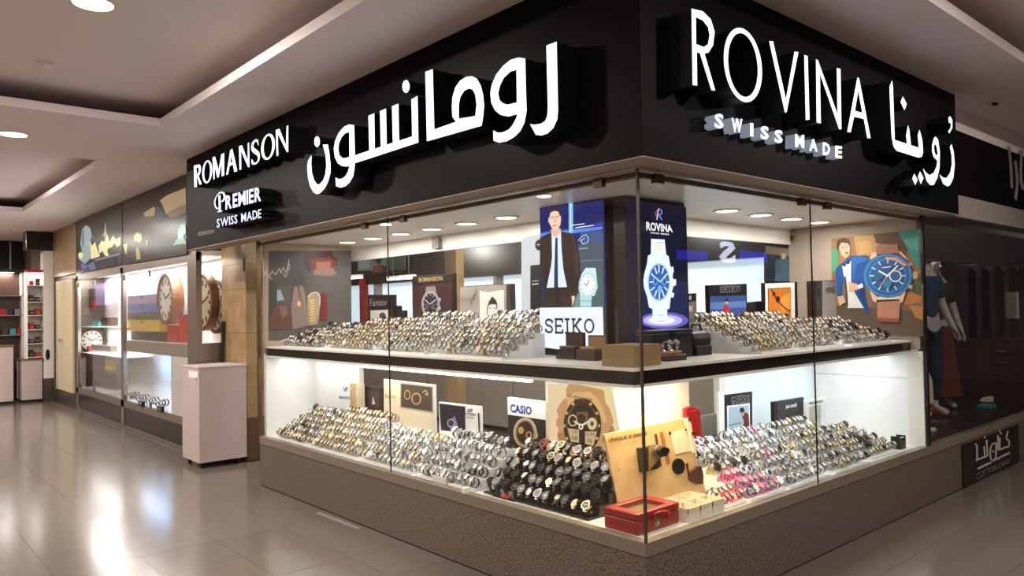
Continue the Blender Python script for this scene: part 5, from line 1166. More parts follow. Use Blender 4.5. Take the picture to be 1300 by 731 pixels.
rest.build('massed_wristwatches', label='closely packed gold, silver and leather watches covering the remaining display risers', cat='watches', kind='stuff')

# ================================================================== STONE PILLAR, CLOCK SHOP, WHITE BOX
ps = empty('wall_stone_pillar', (-6, 0.4, 0), kind='structure')
SYP = 0.36
p312 = PY(SYP).at(312, 450).x; XP0 = -6.45
box('core', XP0 + 0.01, p312 - 0.01, SYP + 0.012, 0.9, 0.01, ZC - 0.01, 'pillar_base', ps)
zb = PY(SYP).at(315, 531).z
zs_ = [PY(SYP).at(300, v).z for v in (422.5, 367.5)]
lev = [zb, zb + 0.32, zs_[0], zs_[1], 2.15, 2.6, ZC - 0.005]
lev = sorted(set(round(z, 3) for z in lev))
for z0, z1 in zip(lev, lev[1:]):
    box('stone_slab', XP0, p312, SYP, SYP + 0.012, z0 + 0.002, z1 - 0.002, 'pillar_stone', ps)
    box('stone_slab', p312, p312 + 0.012, SYP, 0.9, z0 + 0.002, z1 - 0.002, 'pillar_stone', ps)
box('base_slab', XP0, p312, SYP - 0.004, SYP + 0.012, 0.004, zb - 0.002, 'pillar_base', ps); box('base_slab', p312, p312 + 0.016, SYP, 0.9, 0.004, zb - 0.002, 'pillar_base', ps)
c = PY(SYP).at(308, 336); t = empty('wall_switch', c, 'small grey switch plate high on the stone pillar', 'switch'); box('plate', c.x - 0.05, c.x + 0.05, SYP - 0.01, SYP - 0.001, c.z - 0.07, c.z + 0.07, 'steel_dark', t)
# tall broom stick leaning at the pillar
c0_, c1_ = PY(SYP - 0.05).at(280, 470), PY(SYP - 0.03).at(283.5, 411)
t = empty('pole', c0_, 'dark round pole leaning between clock cabinet and stone pillar', 'pole'); MB().cyl((c0_.x - 0.02, c0_.y, 0), c1_, 0.02, 'black_resin', 10).build('shaft', t); MB().cyl(c1_, c1_ + (c1_ - c0_).normalized() * 0.03, 0.024, 'gunmetal', 10).build('cap', t)
# white box on castors
bx = empty('rolling_cabinet', (-5.95, 0.09, 0), 'pinkish white closed box cabinet on castors before the stone pillar', 'cabinet')
b0, b1 = (-6.22, -0.163, 0.055), (-5.70, 0.34, 1.05)
box('body', b0[0], b1[0], b0[1], b1[1], 0.06, 1.035, 'lacquer_pinkwhite', bx, bevel=0.004); box('top_panel', b0[0] - 0.004, b1[0] + 0.004, b0[1] - 0.004, b1[1] + 0.004, 1.035, 1.055, 'lacquer_pinkwhite', bx, bevel=0.003)
c = PY(b0[1]).at(246, 475.5); box('label_sticker', c.x - 0.15, c.x + 0.12, b0[1] - 0.002, b0[1] - 0.0002, c.z - 0.035, c.z + 0.035, 'white_board', bx)
c = PY(b0[1]).at(249.5, 480.5); box('keyhole', c.x - 0.012, c.x + 0.012, b0[1] - 0.003, b0[1] - 0.0003, c.z - 0.012, c.z + 0.012, 'gunmetal', bx)
for x in (b0[0] + 0.06, b1[0] - 0.06):
    for y in (b0[1] + 0.06, b1[1] - 0.06):
        o = MB().box(x - 0.02, x + 0.02, y - 0.025, y + 0.025, 0.05, 0.06, 'steel').build('castor', bx)
        MB().cyl((x - 0.011, y, 0.024), (x + 0.011, y, 0.024), 0.024, 'black_resin', 14).build('wheel', o)
# ---- clock shop: two glazed cabinets and printed panels over them
YN = 0.1
def cabinet(x0, x1, label, labelw, extra=None):
    o = empty('display_cabinet', ((x0 + x1) / 2, 0.3, 0), label, 'cabinet')
    box('kick_panel', x0 + 0.12, x1 - 0.02, YN + 0.012, YN + 0.03, 0.03, 0.29, 'shop_black', o)
    box('base_frame', x0, x1, YN + 0.03, 0.55, 0.0, 0.36, 'steel_dark', o); box('bottom_rail', x0, x1, YN, YN + 0.04, 0.29, 0.385, 'steel', o)
    box('top_rail', x0, x1, YN, YN + 0.04, 2.22, 2.36, 'steel', o); box('top', x0, x1, YN + 0.04, 0.55, 2.28, 2.34, 'white_board', o)
    box('floor_strip', x0, x1, YN + 0.004, YN + 0.03, 0.0, 0.03, 'steel', o)
    box('back_panel', x0, x1, 0.55, 0.57, 0.36, 2.34, 'white_board', o)
    box('post', x0, x0 + 0.13, YN, YN + 0.05, 0.0, 2.30, 'steel', o); box('deck', x0, x1, YN + 0.03, 0.55, 0.36, 0.385, 'white_board', o)
    for xx in (x0 + 0.13, (x0 + x1) / 2 - 0.2): box('glass_door', xx, ((x0 + x1) / 2 - 0.206) if xx < (x0 + x1) / 2 - 0.3 else x1 - 0.005, YN + 0.015, YN + 0.021, 0.385, 2.22, GLASS, o)
    for xx in (x0 + 0.18, (x0 + x1) / 2 - 0.2): 
        for z in (0.42, 2.15): box('hinge', xx - 0.04, xx + 0.04, YN + 0.002, YN + 0.012, z - 0.04, z + 0.04, 'steel_dark', o)
    return o
xa, xb, xc, xd = -12.55, -9.72, -9.70, -6.52
c1_ = cabinet(xc, xd, 'steel and glass clock cabinet nearest the stone pillar', 'a')
box('post', xd - 0.3, xd, YN - 0.004, YN + 0.06, 0.0, 2.32, 'steel', c1_); box('side_glass', xd - 0.005, xd, YN + 0.06, 0.55, 1.28, 2.25, GLASS, c1_); box('side_panel', xd - 0.02, xd, YN + 0.06, 0.55, 0.02, 1.27, 'steel', c1_); box('side_post', xd - 0.03, xd + 0.006, 0.46, 0.55, 0.02, 2.34, 'steel', c1_)
box('upper_deck', xc + 0.13, xd - 0.02, YN + 0.05, 0.55, 1.22, 1.25, 'white_board', c1_); box('deck_front', xc + 0.13, xd - 0.3, YN + 0.03, YN + 0.05, 1.09, 1.25, 'shop_panel_grey', c1_)
xn = PY(YN).at(214, 480).x
box('front_panel', xn, xd - 0.3, YN + 0.03, YN + 0.05, 0.385, 1.09, 'white_lacquer', c1_); box('niche_side', xn, xn + 0.02, YN + 0.05, 0.55, 0.385, 1.22, 'white_board', c1_)
area('niche_lamp', (-8.8, 0.32, 1.08), 1.2, 0.15, 13, (0.4, 0.62, 1), (0, 0, 0), c1_); area('upper_lamp', (-8.1, 0.32, 2.26), 2.6, 0.15, 60, WARM, (0, 0, 0), c1_)
c2_ = cabinet(xa, xb, 'steel and glass clock cabinet farther along the corridor', 'b')
for v in (414, 447):
    z = PY(YN + 0.2).at(120, v).z; box('glass_shelf', xa + 0.13, xb - 0.02, YN + 0.06, 0.54, z - 0.012, z, 'white_board', c2_)
area('cabinet_lamp', (-11.1, 0.3, 2.26), 2.4, 0.15, 95, NEUT, (0, 0, 0), c2_); area('cabinet_lamp', (-11.1, 0.3, 1.38), 2.4, 0.15, 24, NEUT, (0, 0, 0), c2_); area('cabinet_lamp', (-11.1, 0.3, 0.99), 2.4, 0.15, 24, NEUT, (0, 0, 0), c2_)
box('wall_left_shops', -14.9, XP0, 0.58, 0.60, 0, ZC, 'wall_plaster', kind='structure')
NP = PY(YN - 0.02)
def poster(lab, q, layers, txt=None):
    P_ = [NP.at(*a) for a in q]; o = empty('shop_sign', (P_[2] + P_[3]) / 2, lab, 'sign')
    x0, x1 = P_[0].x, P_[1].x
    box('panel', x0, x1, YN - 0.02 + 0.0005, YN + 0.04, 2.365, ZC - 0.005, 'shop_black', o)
    art('printed_sheet', NP, layers, o, PRINTGLOW)  # glow put into the print so the gold shapes read bright
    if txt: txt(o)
q10 = lambda pts: sc(pts, 90, 230, 6.093)
x2_ = NP.at(155.5, 290)
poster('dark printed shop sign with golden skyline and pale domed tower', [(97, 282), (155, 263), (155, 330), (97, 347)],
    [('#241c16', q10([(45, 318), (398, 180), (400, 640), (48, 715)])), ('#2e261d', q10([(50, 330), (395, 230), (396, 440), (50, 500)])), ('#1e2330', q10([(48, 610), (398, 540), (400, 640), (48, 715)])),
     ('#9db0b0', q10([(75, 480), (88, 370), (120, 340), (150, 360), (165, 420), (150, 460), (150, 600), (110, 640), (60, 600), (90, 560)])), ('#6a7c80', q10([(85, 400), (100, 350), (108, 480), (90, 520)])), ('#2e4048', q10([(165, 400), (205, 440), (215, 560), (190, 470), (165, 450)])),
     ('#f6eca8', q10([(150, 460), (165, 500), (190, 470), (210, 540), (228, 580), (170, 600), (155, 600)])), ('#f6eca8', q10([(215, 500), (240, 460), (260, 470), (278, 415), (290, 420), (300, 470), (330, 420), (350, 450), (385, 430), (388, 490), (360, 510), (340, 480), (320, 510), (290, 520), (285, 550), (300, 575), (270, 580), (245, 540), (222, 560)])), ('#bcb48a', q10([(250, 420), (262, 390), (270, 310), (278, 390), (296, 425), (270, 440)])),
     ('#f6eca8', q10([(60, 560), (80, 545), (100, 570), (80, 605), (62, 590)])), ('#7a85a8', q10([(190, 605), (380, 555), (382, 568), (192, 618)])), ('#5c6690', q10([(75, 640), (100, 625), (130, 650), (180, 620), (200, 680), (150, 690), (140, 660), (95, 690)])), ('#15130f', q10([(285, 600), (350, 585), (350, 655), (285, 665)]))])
def wtxt(o):
    text_quad('lettering', 'WATCH', q10([(618, 432), (802, 388), (806, 470), (622, 525)]), NP, 'resin_teal', o, 0, -0.01); text_quad('lettering', '96', q10([(665, 200), (720, 185), (722, 320), (668, 335)]), NP, 'resin_teal', o, 0, -0.02)
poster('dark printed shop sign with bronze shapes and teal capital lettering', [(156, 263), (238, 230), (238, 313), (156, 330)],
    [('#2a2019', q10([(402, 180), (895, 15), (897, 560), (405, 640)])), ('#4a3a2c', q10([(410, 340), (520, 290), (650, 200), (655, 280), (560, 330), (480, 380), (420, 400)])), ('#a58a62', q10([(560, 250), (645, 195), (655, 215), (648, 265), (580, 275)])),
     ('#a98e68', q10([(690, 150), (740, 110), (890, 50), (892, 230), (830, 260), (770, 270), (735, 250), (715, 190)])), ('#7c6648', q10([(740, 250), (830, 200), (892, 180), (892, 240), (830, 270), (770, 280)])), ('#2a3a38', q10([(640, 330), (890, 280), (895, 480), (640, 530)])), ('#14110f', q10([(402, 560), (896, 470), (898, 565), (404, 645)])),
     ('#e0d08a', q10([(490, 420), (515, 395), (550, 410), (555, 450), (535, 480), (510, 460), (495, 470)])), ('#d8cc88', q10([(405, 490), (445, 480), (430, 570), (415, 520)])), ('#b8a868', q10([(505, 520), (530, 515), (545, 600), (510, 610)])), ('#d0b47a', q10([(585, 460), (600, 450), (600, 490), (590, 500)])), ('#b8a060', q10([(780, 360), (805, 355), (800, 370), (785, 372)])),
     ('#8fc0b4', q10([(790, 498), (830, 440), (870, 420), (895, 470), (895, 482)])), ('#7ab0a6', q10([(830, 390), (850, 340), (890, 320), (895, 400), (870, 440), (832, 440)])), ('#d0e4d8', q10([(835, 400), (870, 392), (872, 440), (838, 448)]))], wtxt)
# clocks and goods
def clock(lab, u, v, y, r_, rimm, facem, depth=0.1, ax=(0, -1, 0)):
    """Round clock; ax is the way the dial faces."""
    c = PY(y).at(u, v); o = empty('wall_clock', (c.x, y, c.z - r_), lab, 'clock'); n_ = Vector(ax).normalized(); rt_ = Vector((0, 0, 1)).cross(n_)
    MB().ring(c, n_, r_ * 0.86, r_, depth, rimm, 36).build('rim', o); MB().cyl(c + n_ * depth * .2, c + n_ * depth * .36, r_ * 0.87, facem, 36).build('face', o)
    f_ = c + n_ * (depth * .36 + .001)
    mb = MB()
    for k in range(12):
        t = 2 * math.pi * k / 12; d = rt_ * math.sin(t) + Vector((0, 0, 1)) * math.cos(t); s_ = n_.cross(d) * r_ * 0.05
        p_, q_ = f_ + d * r_ * 0.58, f_ + d * r_ * 0.78; mb.prism([p_ - s_, p_ + s_, q_ + s_, q_ - s_], n_ * 0.003, 'black_resin')
    mb.build('numerals', o)
    mb = MB()
    for t, L_ in ((R(305), .4), (R(70), .6)):
        d = rt_ * math.sin(t) + Vector((0, 0, 1)) * math.cos(t); s_ = n_.cross(d) * r_ * 0.03; p_ = f_ + n_ * .003; mb.prism([p_ - s_, p_ + s_, p_ + d * r_ * L_ + s_, p_ + d * r_ * L_ - s_], n_ * 0.003, 'black_resin')
    mb.build('hands', o)
clock('large wooden wall clock with white face in the near clock cabinet', 216, 379, 0.30, 0.335, 'wood_brown', 'dial_white', 0.15)
clock('large wooden clock with gold face seen through cabinet side glass', 261, 384, 0.34, 0.34, 'wood_brown', 'dial_champagne', 0.09)
clock('large dark-rimmed clock behind the side glass next to stone pillar', 276, 389, 0.48, 0.33, 'dark_wood', 'dial_white', 0.06)
clock('small white dial clock on middle shelf of the farther cabinet', 117, 432, 0.32, 0.2, 'steel_dark', 'dial_white', 0.05, (.85, -.5, 0))
clock('pale lower-contrast clock on top shelf of farther cabinet', 113, 402, 0.34, 0.17, 'steel', 'dial_champagne', 0.05, (.85, -.5, 0))
def at_box(name, lab, cat, y, u0, v0, u1, v1, m, dpt=0.12, zb=None, grp=None):
    a, b = PY(y).at(u0, v0), PY(y).at(u1, v1); o = empty(name, ((a.x + b.x) / 2, y, b.z), lab, cat, grp)
    box('body', a.x, b.x, y, y + dpt, zb if zb is not None else b.z, a.z, m, o, bevel=0.004); box('lid', a.x - 0.004, b.x + 0.004, y - 0.004, y + dpt + 0.004, a.z, a.z + 0.012, m, o)
    return o
mat('gift_lilac', '#8f7cab', 0.5); mat('gift_blue', '#3e63b0', 0.5); mat('gift_green', '#26412e', 0.5); mat('gift_yellow', '#cda640', 0.5)
zst = PY(0.3).at(185, 422).z
zz = [1.25, 0, 0, 0, 0]
for k, (nm, m_, v0, v1) in enumerate((('yellow', 'gift_yellow', 406, 419), ('dark green', 'gift_green', 397, 406), ('blue', 'gift_blue', 387, 397), ('lilac', 'gift_lilac', 376, 387))):
    a, b = PY(0.3).at(167, v0), PY(0.3).at(209, v1)
    z0 = PY(0.3).at(188, 420).z if k == 0 else zlast + 0.002
    o = empty('storage_case', ((a.x + b.x) / 2, 0.3, z0), nm + ' case in the stack of coloured cases, near clock cabinet', 'case')
    za = max(a.z, z0 + 0.05); box('body', a.x, b.x, 0.24, 0.5, z0, za - 0.014, m_, o); box('lid', a.x - 0.005, b.x + 0.005, 0.235, 0.505, za - 0.013, za, m_, o); box('catch', (a.x + b.x) / 2 - 0.03, (a.x + b.x) / 2 + 0.03, 0.228, 0.24, za - 0.05, za - 0.005, 'chrome', o)
    zlast = za
for lab, u0, v0, u1, v1, m_ in (('red gift box upright beside the large wooden clock', 227, 401, 237, 420, 'resin_red'), ('flat red box lying below the large wooden clock', 212, 414, 226, 424, 'red_leather'), ('dark wide tray under the stack of coloured cases', 166, 421, 211, 433, 'black_resin')):
    at_box('gift_box', lab, 'box', 0.2, u0, v0, u1, v1, m_, 0.09, zb=1.25)
for lab, y, u0, v0, u1, v1, m_, dpt in (('red carton left on the top shelf, farther cabinet', 0.3, 101, 384, 109, 390, 'resin_red', .1), ('second red carton on top shelf, farther cabinet', 0.3, 110, 383, 120, 391, 'red_leather', .1), ('brown arched clock on the top shelf, farther cabinet', 0.3, 111, 368, 119, 382, 'dark_wood', .08), ('lilac crystal clock case on top shelf, farther cabinet', 0.3, 121, 362, 133, 387, 'gift_lilac', .1),
        ('teal box on second shelf, farther cabinet', 0.25, 116, 409, 124, 416, 'resin_teal', .08), ('dark bracelet box on second shelf, farther cabinet', 0.25, 128, 404, 141, 414, 'dark_wood', .1), ('red watch tray left of third shelf, farther cabinet', 0.25, 100, 439, 113, 446, 'red_leather', .1), ('grey watch tray right of third shelf, farther cabinet', 0.25, 116, 438, 140, 447, 'steel_dark', .1),
        ('dark stack of watch cases at the bottom, farther cabinet', 0.3, 112, 472, 136, 489, 'gunmetal', .14), ('brown watch case at bottom left, farther cabinet', 0.25, 101, 480, 112, 489, 'dark_wood', .12), ('small yellow box standing on bottom watch cases', 0.32, 133, 457, 141, 470, 'resin_yellow', .06)):
    z_ = PY(y).at(u0, v1).z
    b_ = min([0.385, PY(YN + 0.2).at(120, 414).z, PY(YN + 0.2).at(120, 447).z, 1.9 if False else 0.385] , key=lambda s: abs(s - z_))
    at_box('gift_box', lab, 'box', y, u0, v0, u1, v1, m_, dpt)
for k in range(12):
    u = 165 + 4.1 * k; y = 0.2 + 0.05 * (k % 3); p_ = PY(y).at(u, 506); 
    p_.z = 0.385; o = empty('wristwatch', p_, '%s from the left in the row of watches inside blue-lit lower niche' % names[k], 'watch', 'watches in the blue-lit niche')
    MB().ring((p_.x, y, 0.385 + 0.05), (1, 0.3, 0), 0.042, 0.048, 0.035, ['silver', 'gunmetal', 'red_leather'][k % 3], 18).build('band', o); MB().cyl((p_.x, y - 0.03, 0.455), (p_.x, y - 0.04, 0.465), 0.032, 'steel', 14).build('case', o)
for k, u in enumerate((178, 202)):
    p_ = PY(YN - 0.02).at(u, 498 + 6 * k); t = empty('door_lock', p_, 'dark metal lock on the glass door, %s of near clock cabinet' % ('left' if k == 0 else 'right'), 'lock')
    box('body', p_.x - 0.1, p_.x + 0.1, YN - 0.02, YN + 0.014, 0.37, 0.45, 'gunmetal', t, bevel=0.006); MB().cyl((p_.x + 0.03, YN - 0.02, 0.41), (p_.x + 0.03, YN - 0.03, 0.41), 0.02, 'chrome', 12).build('cylinder', t)
# ---- cream door, far kiosk, black cabinet on the wall
dr = empty('door_1', (-13.6, YN, 0), kind='structure')
p_, q_ = PY(YN).at(70, 357), PY(YN).at(91, 357)
box('leaf', p_.x, (p_.x + q_.x) / 2 - 0.01, YN + 0.01, YN + 0.05, 0.24, 2.28, 'cream_paint', dr, bevel=0.006); box('leaf', (p_.x + q_.x) / 2 + 0.01, q_.x, YN + 0.01, YN + 0.05, 0.24, 2.28, 'cream_paint', dr, bevel=0.006)
box('surround', p_.x - 0.1, xa, YN + 0.05, 0.56, 0.0, 2.36, 'steel_dark', dr); box('threshold', p_.x - 0.1, xa, YN, YN + 0.05, 0, 0.23, 'steel_dark', dr); box('header', -14.9, xa, YN, 0.56, 2.36, ZC, 'pillar_stone', dr); c = PY(YN).at(78.5, 432); box('handle', c.x - 0.05, c.x + 0.03, YN - 0.04, YN + 0.01, c.z - 0.03, c.z + 0.03, 'chrome', dr)
KX = -14.5
def kx(u, v): return PX(KX).at(u, v)
kb = empty('wall_box', kx(54, 318), 'black rectangular cabinet hung below the ceiling at corridor end', 'cabinet')
a, b = kx(33, 291), kx(76, 318); box('body', KX - 0.35, KX, a.y, b.y, b.z, 3.24, 'shop_black', kb, bevel=0.01); box('front_slot', KX, KX + 0.01, a.y + 0.03, a.y + 0.09, b.z + 0.05, b.z + 0.3, 'gunmetal', kb)
a, b = kx(55, 318), kx(67, 480)
t = empty('panel_column', (KX, (a.y + b.y) / 2, 0), 'white vertical panel with a dark oval slot beside the kiosk', 'panel')
box('panel', KX - 0.3, KX, a.y, b.y + 0.02, 0.43, 2.88, 'white_lacquer', t); box('base', KX - 0.3, KX - 0.005, a.y, b.y + 0.02, 0, 0.43, 'steel_dark', t); c = kx(60.5, 450); MB().ring((KX + 0.004, c.y, c.z), (1, 0, 0), 0.001, 0.035, 0.01, 'dark_gap', 18, (1, 3.0)).build('slot', t)
a, b = kx(34, 345), kx(55, 455)
t = empty('shelf_unit', (KX, (a.y + b.y) / 2, b.z), 'lit white shelf unit with dark red goods at the corridor end', 'shelf')
box('back', KX - 0.32, KX - 0.3, a.y, b.y, b.z, a.z, 'white_board', t); box('side', KX - 0.3, KX, a.y, a.y + 0.015, b.z, a.z, 'white_board', t); box('top', KX - 0.32, KX, a.y, b.y, a.z, a.z + 0.04, 'red_leather', t)
sv = [362, 383, 400, 418, 436, 453]
for k, v in enumerate(sv):
    z = kx(45, v).z; box('shelf', KX - 0.3, KX, a.y + 0.015, b.y, z - 0.012, z, 'white_lacquer', t)
    for j in range(2):
        yy = a.y + 0.05 + 0.1 * j; o = empty('gift_box', (KX - 0.1, yy, z), 'dark red and black box, %s on kiosk shelf %s from top' % (['left', 'right'][j], names[k]), 'box', 'boxes on the kiosk shelves')
        box('body', KX - 0.18, KX - 0.03, yy, yy + 0.07, z, z + 0.09 + 0.04 * ((k + j) % 2), ['red_leather', 'dark_wood', 'gunmetal'][(k + j) % 3], o); box('band', KX - 0.03, KX - 0.028, yy, yy + 0.07, z + 0.04, z + 0.055, 'gold', o)
area('kiosk_lamp', (KX - 0.1, a.y + 0.15, a.z - 0.03), 0.2, 0.2, 5, NEUT, (0, 0, 0), t)
a, b = kx(27, 456), kx(53.5, 508)
t = empty('counter', (KX, (a.y + b.y) / 2, 0), 'white counter block with brown edges below the lit shelf unit', 'counter'); box('body', KX - 0.5, KX + 0.02, a.y, b.y, 0.05, a.z - 0.02, 'lacquer_pinkwhite', t); box('top', KX - 0.52, KX + 0.04, a.y - 0.02, b.y + 0.02, a.z - 0.02, a.z, 'wood_brown', t); box('plinth', KX - 0.48, KX, a.y + 0.02, b.y - 0.02, 0, 0.05, 'gunmetal', t)
a, b = kx(-30, 440), kx(17, 511)
t = empty('counter', (KX + 0.1, (a.y + b.y) / 2, 0), 'white counter block at the left edge of the corridor', 'counter'); box('body', KX - 0.4, KX, a.y, b.y, 0.05, a.z - 0.02, 'lacquer_pinkwhite', t); box('top', KX - 0.42, KX + 0.02, a.y - 0.02, b.y + 0.02, a.z - 0.02, a.z, 'wood_brown', t); box('plinth', KX - 0.38, KX - 0.02, a.y + 0.02, b.y - 0.02, 0, 0.05, 'gunmetal', t)
K2 = -15.2
a, b = PX(K2).at(-30, 345), PX(K2).at(30, 437)
t = empty('kiosk', (K2, (a.y + b.y) / 2, 0), 'dark kiosk with bright lamp and shelves behind the left counter', 'kiosk')
box('back', K2 - 0.3, K2 - 0.25, a.y, b.y, 0, 2.5, 'dark_wood', t); box('canopy', K2 - 0.3, K2, a.y, b.y, a.z, a.z + 0.06, 'gunmetal', t); c = PX(K2).at(8, 352); MB().cyl((K2 - 0.1, c.y, a.z - 0.003), (K2 - 0.1, c.y, a.z), 0.14, 'lamp_cool', 20).build('lamp_disc', t)
for v in (375, 400, 425): z = PX(K2).at(10, v).z; box('shelf', K2 - 0.25, K2 - 0.02, a.y, b.y, z - 0.015, z, 'shop_panel_grey', t)
box('upright', K2 - 0.25, K2 - 0.02, b.y - 0.03, b.y, 0, a.z, 'white_lacquer', t); area('kiosk_lamp', (K2 - 0.1, c.y, a.z - 0.02), 0.3, 0.3, 10, NEUT, (0, 0, 0), t)
for k, (u, v, m_) in enumerate(((4, 400, 'red_leather'), (12, 400, 'gunmetal'), (22, 400, 'resin_grey'), (6, 425, 'dark_wood'), (16, 425, 'resin_teal'), (25, 425, 'red_leather'))):
    c = PX(K2 - 0.1).at(u, v); z = PX(K2).at(10, v).z; o = empty('gift_box', (K2 - 0.1, c.y, z), '%s small box on the dark kiosk shelves, counted from upper left' % names[k], 'box', 'boxes in the dark kiosk'); box('body', K2 - 0.18, K2 - 0.06, c.y - 0.05, c.y + 0.05, z, z + 0.12, m_, o)
wn = empty('window_3', (-16.9, -1, 2.3), kind='structure')
for u0, u1 in ((-10, 12), (14, 31)):
    a, b = PX(-16.9).at(u0, 300), PX(-16.9).at(u1, 345); box('dark_pane', -16.92, -16.9, a.y, b.y, b.z, a.z, 'shop_black', wn)
a, b = PX(-16.9).at(12, 300), PX(-16.9).at(14, 345); box('mullion', -16.93, -16.88, a.y, b.y, b.z, a.z, 'shop_panel_grey', wn)
# clear tape on the floor
a, b = PZ(0.0).at(403, 650.5), PZ(0.0).at(456, 671)
t = empty('floor_tape', (a + b) / 2, 'strip of shiny clear tape on floor along the plinth', 'tape')
d = (b - a).normalized(); s_ = Vector((d.y, -d.x, 0)) * 0.02
mat('clear_tape', '#8f857f', 0.1); MB().prism([a - s_, b - s_, b + s_, a + s_], (0, 0, 0.0008), 'clear_tape').build('strip', t); m_ = (a + b) / 2; MB().prism([m_ - s_ * 1.3 - d * .05, m_ - s_ * 1.2 + d * .06, m_ + s_ * 1.1 + d * .05, m_ + s_ * 1.3 - d * .04], (0, 0, 0.0014), 'clear_tape').build('fold', t)

# ================================================================== RIGHT-HAND NEIGHBOUR
nf = empty('sign_fascia', (0.05, 5, 2.5), 'plain black neighbouring fascia with thin pale Arabic lettering', 'sign')
FX = 0.06; NF = PX(FX)
zt_ = NF.at(1260, 178).z; zb_ = 2.5
box('panel', FX - 0.2, FX, 3.79, 7.8, zb_, 3.05, 'fascia_black', nf, bevel=0.004); box('lower_band', FX - 0.2, FX - 0.01, 3.79, 7.8, 2.31, zb_ - 0.003, 'shop_panel_grey', nf); box('upper_band', FX - 0.22, FX - 0.02, 3.79, 7.8, 3.053, ZC - 0.003, 'ceiling_paint', nf)
q11 = lambda pts: sc(pts, 1240, 160, 7.31)
for pts, w_ in (([(300, 180), (312, 190), (330, 380), (338, 575), (328, 575), (318, 390)], 0), ([(358, 320), (370, 325), (388, 480), (386, 570), (372, 690), (360, 670), (376, 560), (376, 480)], 0), ([(415, 225), (430, 222), (422, 400), (425, 520), (440, 560), (470, 580), (470, 600), (430, 590), (412, 530), (410, 400)], 0)):
    letter('letter', [q11(pts)], PX(FX + 0.012), 0.012, nf, 'print_grey', 'print_grey')
w4 = window('window_4', (0, 5, ZL))
box('pane', -0.004, 0.004, YR + 0.03, 7.6, ZL, 2.31, GLASSDK, w4); box('frame_post', -0.03, 0.012, YR - 0.012, YR + 0.03, ZL, 2.28, 'shop_black', w4)
box('wall_neighbour_side', -1.12, -0.02, YR + 0.04, YR + 0.07, 0, 3.2, 'shop_black', kind='structure')
box('wall_neighbour_back', -3.1, -3.0, YR, 8.8, 0, 3.2, 'shop_black', kind='structure')
box('floor_window_deck', -1.3, -0.05, YR + 0.08, 6.5, 0.0, 0.45, 'shop_black', kind='structure')
box('wall_neighbour_far', -3.0, -0.02, 8.7, 8.8, 0, 3.2, 'dark_wood', kind='structure')
box('trim_1', -0.6, -0.5, YR + 0.08, 8.69, 2.0, 2.35, 'shop_panel_grey', kind='structure')
pn = empty('plinth_sign', (0, 5, 0), 'black plinth sign with white Arabic name and capitals under it', 'sign')
NS = PX(0.012)
a, b = NS.at(1222, 566), NS.at(1293, 538)
box('panel', 0.001, 0.012, a.y, b.y, 0.01, 0.366, 'shop_black', pn)
q12 = lambda pts: sc(pts, 1215, 540, 9.14)
st_ = [[(205, 215), (228, 225), (232, 395)], [(215, 405), (350, 350)], [(340, 165), (350, 350)], [(310, 240), (318, 350)], [(470, 110), (470, 285), (600, 240), (600, 180), (565, 150), (585, 65)], [(490, 140), (490, 275)], [(450, 200), (400, 215), (380, 270), (378, 340), (390, 400), (420, 410), (445, 370), (448, 200)], [(232, 500), (390, 425)], [(440, 395), (605, 312)]]
art('lettering', NS, [('l', '#b9b4b0', 2.2 if i < 7 else 2.6, q12(p)) for i, p in enumerate(st_)] + [('e', '#b9b4b0', *q12([c])[0], 1.2, 1.5) for c in ((313, 135), (412, 300), (485, 60), (500, 90))], pn)
text_quad('lettering', 'COTTON LAND', q12([(225, 555), (608, 375), (608, 430), (225, 630)]), NS, 'print_grey', pn, 0, -0.005)
mq = empty('mannequin', (-0.62, 5.22, 0.45), 'shop mannequin in blue shirt and dark jeans behind dim glass', 'mannequin'); WL[mq] = Vector()
figure(mq, 0.97, 'mannequin_white', 'cloth_blue', 'denim', [((-.27, .02, 1.16), (-.3, -.1, .92)), ((.27, .02, 1.16), (.3, -.08, .9))], None, R(70))
mq = empty('mannequin', (-0.75, 5.85, 0.45), 'shop mannequin in grey patterned blouse and long rust skirt', 'mannequin'); WL[mq] = Vector()
figure(mq, 0.93, 'mannequin_white', 'grey_print_cloth', 'rust_cloth', [((-.26, .02, 1.16), (-.28, -.08, .92)), ((.26, .02, 1.16), (.28, -.06, .9))], None, R(60))
skt = MB(); n_ = 18; v = []
for z, r_ in ((1.33, .13), (1.15, .17), (0.85, .2), (0.6, .23)):
    for k in range(n_): t_ = 2 * math.pi * k / n_; rr = r_ * (1 + .06 * math.cos(6 * t_)); v.append((-0.75 + rr * math.cos(t_), 5.85 + rr * .9 * math.sin(t_), z))
skt.mesh(v, [(i * n_ + k, i * n_ + (k + 1) % n_, (i + 1) * n_ + (k + 1) % n_, (i + 1) * n_ + k) for i in range(3) for k in range(n_)], 'rust_cloth')
WL[mq] = Vector((-0.75, 5.85, 0.45)); sk_ = skt.build('skirt', mq, smooth=True); rr_ = sk_.location.copy(); sk_.rotation_euler.z = -R(60); sk_.location = Matrix.Rotation(-R(60), 3, 'Z') @ rr_
dw = empty('drawer_chest', (-1.4, 6.9, 0), 'dark red chest of drawers with three bright handles in dim shop', 'chest')
pl = PY(6.6)
a, b = pl.at(1258, 430), pl.at(1312, 512)
box('body', a.x, b.x, 6.62, 7.1, 0, a.z, 'mahogany', dw)
for v_ in (445, 459, 473):
    p0, p1 = pl.at(1258, v_ - 7), pl.at(1312, v_ + 6); f_ = box('drawer', a.x + 0.02, b.x - 0.02, 6.6, 6.62, p1.z, p0.z, 'mahogany', dw, bevel=0.004)
    c0_, c1_ = pl.at(1263, v_), pl.at(1280, v_); box('handle', c0_.x, c1_.x, 6.585, 6.6, c0_.z - 0.012, c0_.z + 0.008, 'chrome', f_)
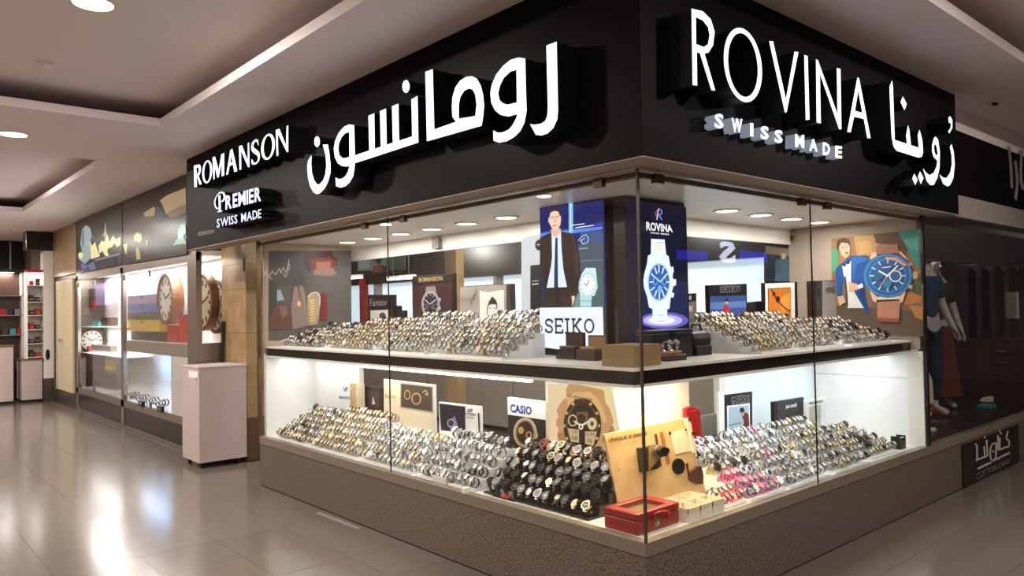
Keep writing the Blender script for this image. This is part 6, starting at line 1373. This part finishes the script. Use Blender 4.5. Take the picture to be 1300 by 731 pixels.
rk = empty('clothes_rail', (-1.5, 7.4, 1.9), 'dark clothes rail with hangers at the back of dim shop', 'rail')
ry = 7.4; pl = PY(ry)
z_ = pl.at(1260, 335).z; xs0, xs1 = pl.at(1222, 335).x, pl.at(1310, 335).x
MB().cyl((xs0, ry, z_), (xs1, ry, z_), 0.012, 'gunmetal', 10).build('bar', rk); box('post', xs0 - 0.01, xs0 + 0.01, ry - 0.01, ry + 0.01, 0, z_, 'gunmetal', rk); box('post', xs1 - 0.01, xs1 + 0.01, ry - 0.01, ry + 0.01, 0, z_, 'gunmetal', rk)
for k in range(5):
    x = xs0 + (xs1 - xs0) * (k + .5) / 5; o = empty('hanging_garment', (x, ry, z_ - 0.9), 'dark garment on a hanger, %s along the rail' % names[k], 'garment', 'garments on the rail')
    MB().prism([(x - .03, ry - .17, z_ - .1), (x - .03, ry, z_ - .03), (x - .03, ry + .17, z_ - .1), (x - .03, ry + .2, z_ - .9), (x - .03, ry - .2, z_ - .9)], (.06, 0, 0), 'dark_cloth' if k != 3 else 'mahogany').build('cloth', o, bevel=0.01); MB().tube([(x, ry - .15, z_ - .085), (x, ry, z_ - .012), (x, ry + .15, z_ - .085)], .006, 'chrome', 6).build('hanger', o)
c = PY(5.9).at(1285, 387); t = empty('price_card', (c.x, 5.9, c.z - .15), 'pale blank card hanging in the dim shop window', 'card'); a, b = PY(5.9).at(1276, 371), PY(5.9).at(1294, 404); box('sheet', a.x, b.x, 5.9, 5.904, b.z, a.z, 'shop_panel_grey', t); box('cord', (a.x + b.x) / 2 - .003, (a.x + b.x) / 2 + .003, 5.9, 5.904, a.z, 2.31, 'gunmetal', t)
for lab, u, v_, dx, dy, m_, hh_ in (('folded red garment on the dim shop window deck', 1200, 524, .18, .34, 'red_leather', .04), ('folded grey garment at front of dim window deck', 1192, 540, .2, .25, 'grey_print_cloth', .035), ('folded green garment on the dim window deck', 1262, 518, .14, .22, 'resin_teal', .035), ('white folded cloth at the back of dim window deck', 1275, 510, .2, .3, 'paper', .04), ('white cloth at the near corner of dim deck', 1187, 548, .1, .12, 'paper', .03)):
    p_ = PZ(0.45).at(u, v_); p_.x = min(p_.x, -.08); o = empty('folded_garment', p_, lab, 'garment'); box('lower_fold', p_.x - dx, p_.x, p_.y - dy / 2, p_.y + dy / 2, .45, .45 + hh_ * .5, m_, o, bevel=.008); box('upper_fold', p_.x - dx * .96, p_.x - dx * .05, p_.y - dy * .47, p_.y + dy * .46, .45 + hh_ * .5, .45 + hh_, m_, o, bevel=.008)
t = empty('hanging_towel', (-0.12, 3.75, 0.9), 'pale towel hanging by the dim window frame', 'towel'); a, b = PX(-0.12).at(1178, 468), PX(-0.12).at(1185, 512); MB().prism([(-.12, a.y, a.z), (-.12, b.y, a.z - .1), (-.12, b.y + .02, b.z), (-.12, a.y, b.z)], (-.03, 0, 0), 'paper').build('cloth', t, bevel=.006); box('cord', -.137, -.133, a.y + .005, a.y + .01, a.z, 2.3, 'gunmetal', t)
point('shop_lamp', (-1.2, 5.6, 2.9), 60, NEUT, 0.15)

# ================================================================== LIT SIGN ACROSS THE RIGHT-HAND CORRIDOR (mirrored in the glass)
of = empty('shop_sign', (6.4, 10.7, 2.2), 'black shop sign across the corridor with white letter and blue tubes', 'sign')
box('panel', 6.4, 6.498, 8.4, 12.8, 2.25, 3.2, 'shop_black', of)
OS = Plane((6.39, 0, 0), (-1, 0, 0))
def flat_text(body, y0, y1, z0, z1, m, nm):
    vs_, fs_ = text_mesh(body, 0.04, 1); x0, x1 = min(v.x for v in vs_), max(v.x for v in vs_); q0, q1 = min(v.y for v in vs_), max(v.y for v in vs_)
    mb = MB(); mb.mesh([(6.385, y1 - (v.x - x0) / (x1 - x0) * (y1 - y0), z0 + (v.y - q0) / (q1 - q0) * (z1 - z0)) for v in vs_], fs_, m); mb.build(nm, of)
mat('sign_white', '#ffffff', 0.5, emit=9, ecol='#dfe8ff')
flat_text('S', 10.4, 11.0, 2.45, 2.9, 'sign_white', 'letter')
box('blue_tube_panel', 6.38, 6.4, 11.15, 12.2, 2.5, 2.72, 'neon_blue', of); box('blue_tube_panel', 6.38, 6.4, 9.0, 10.0, 2.48, 2.66, 'neon_blue', of)
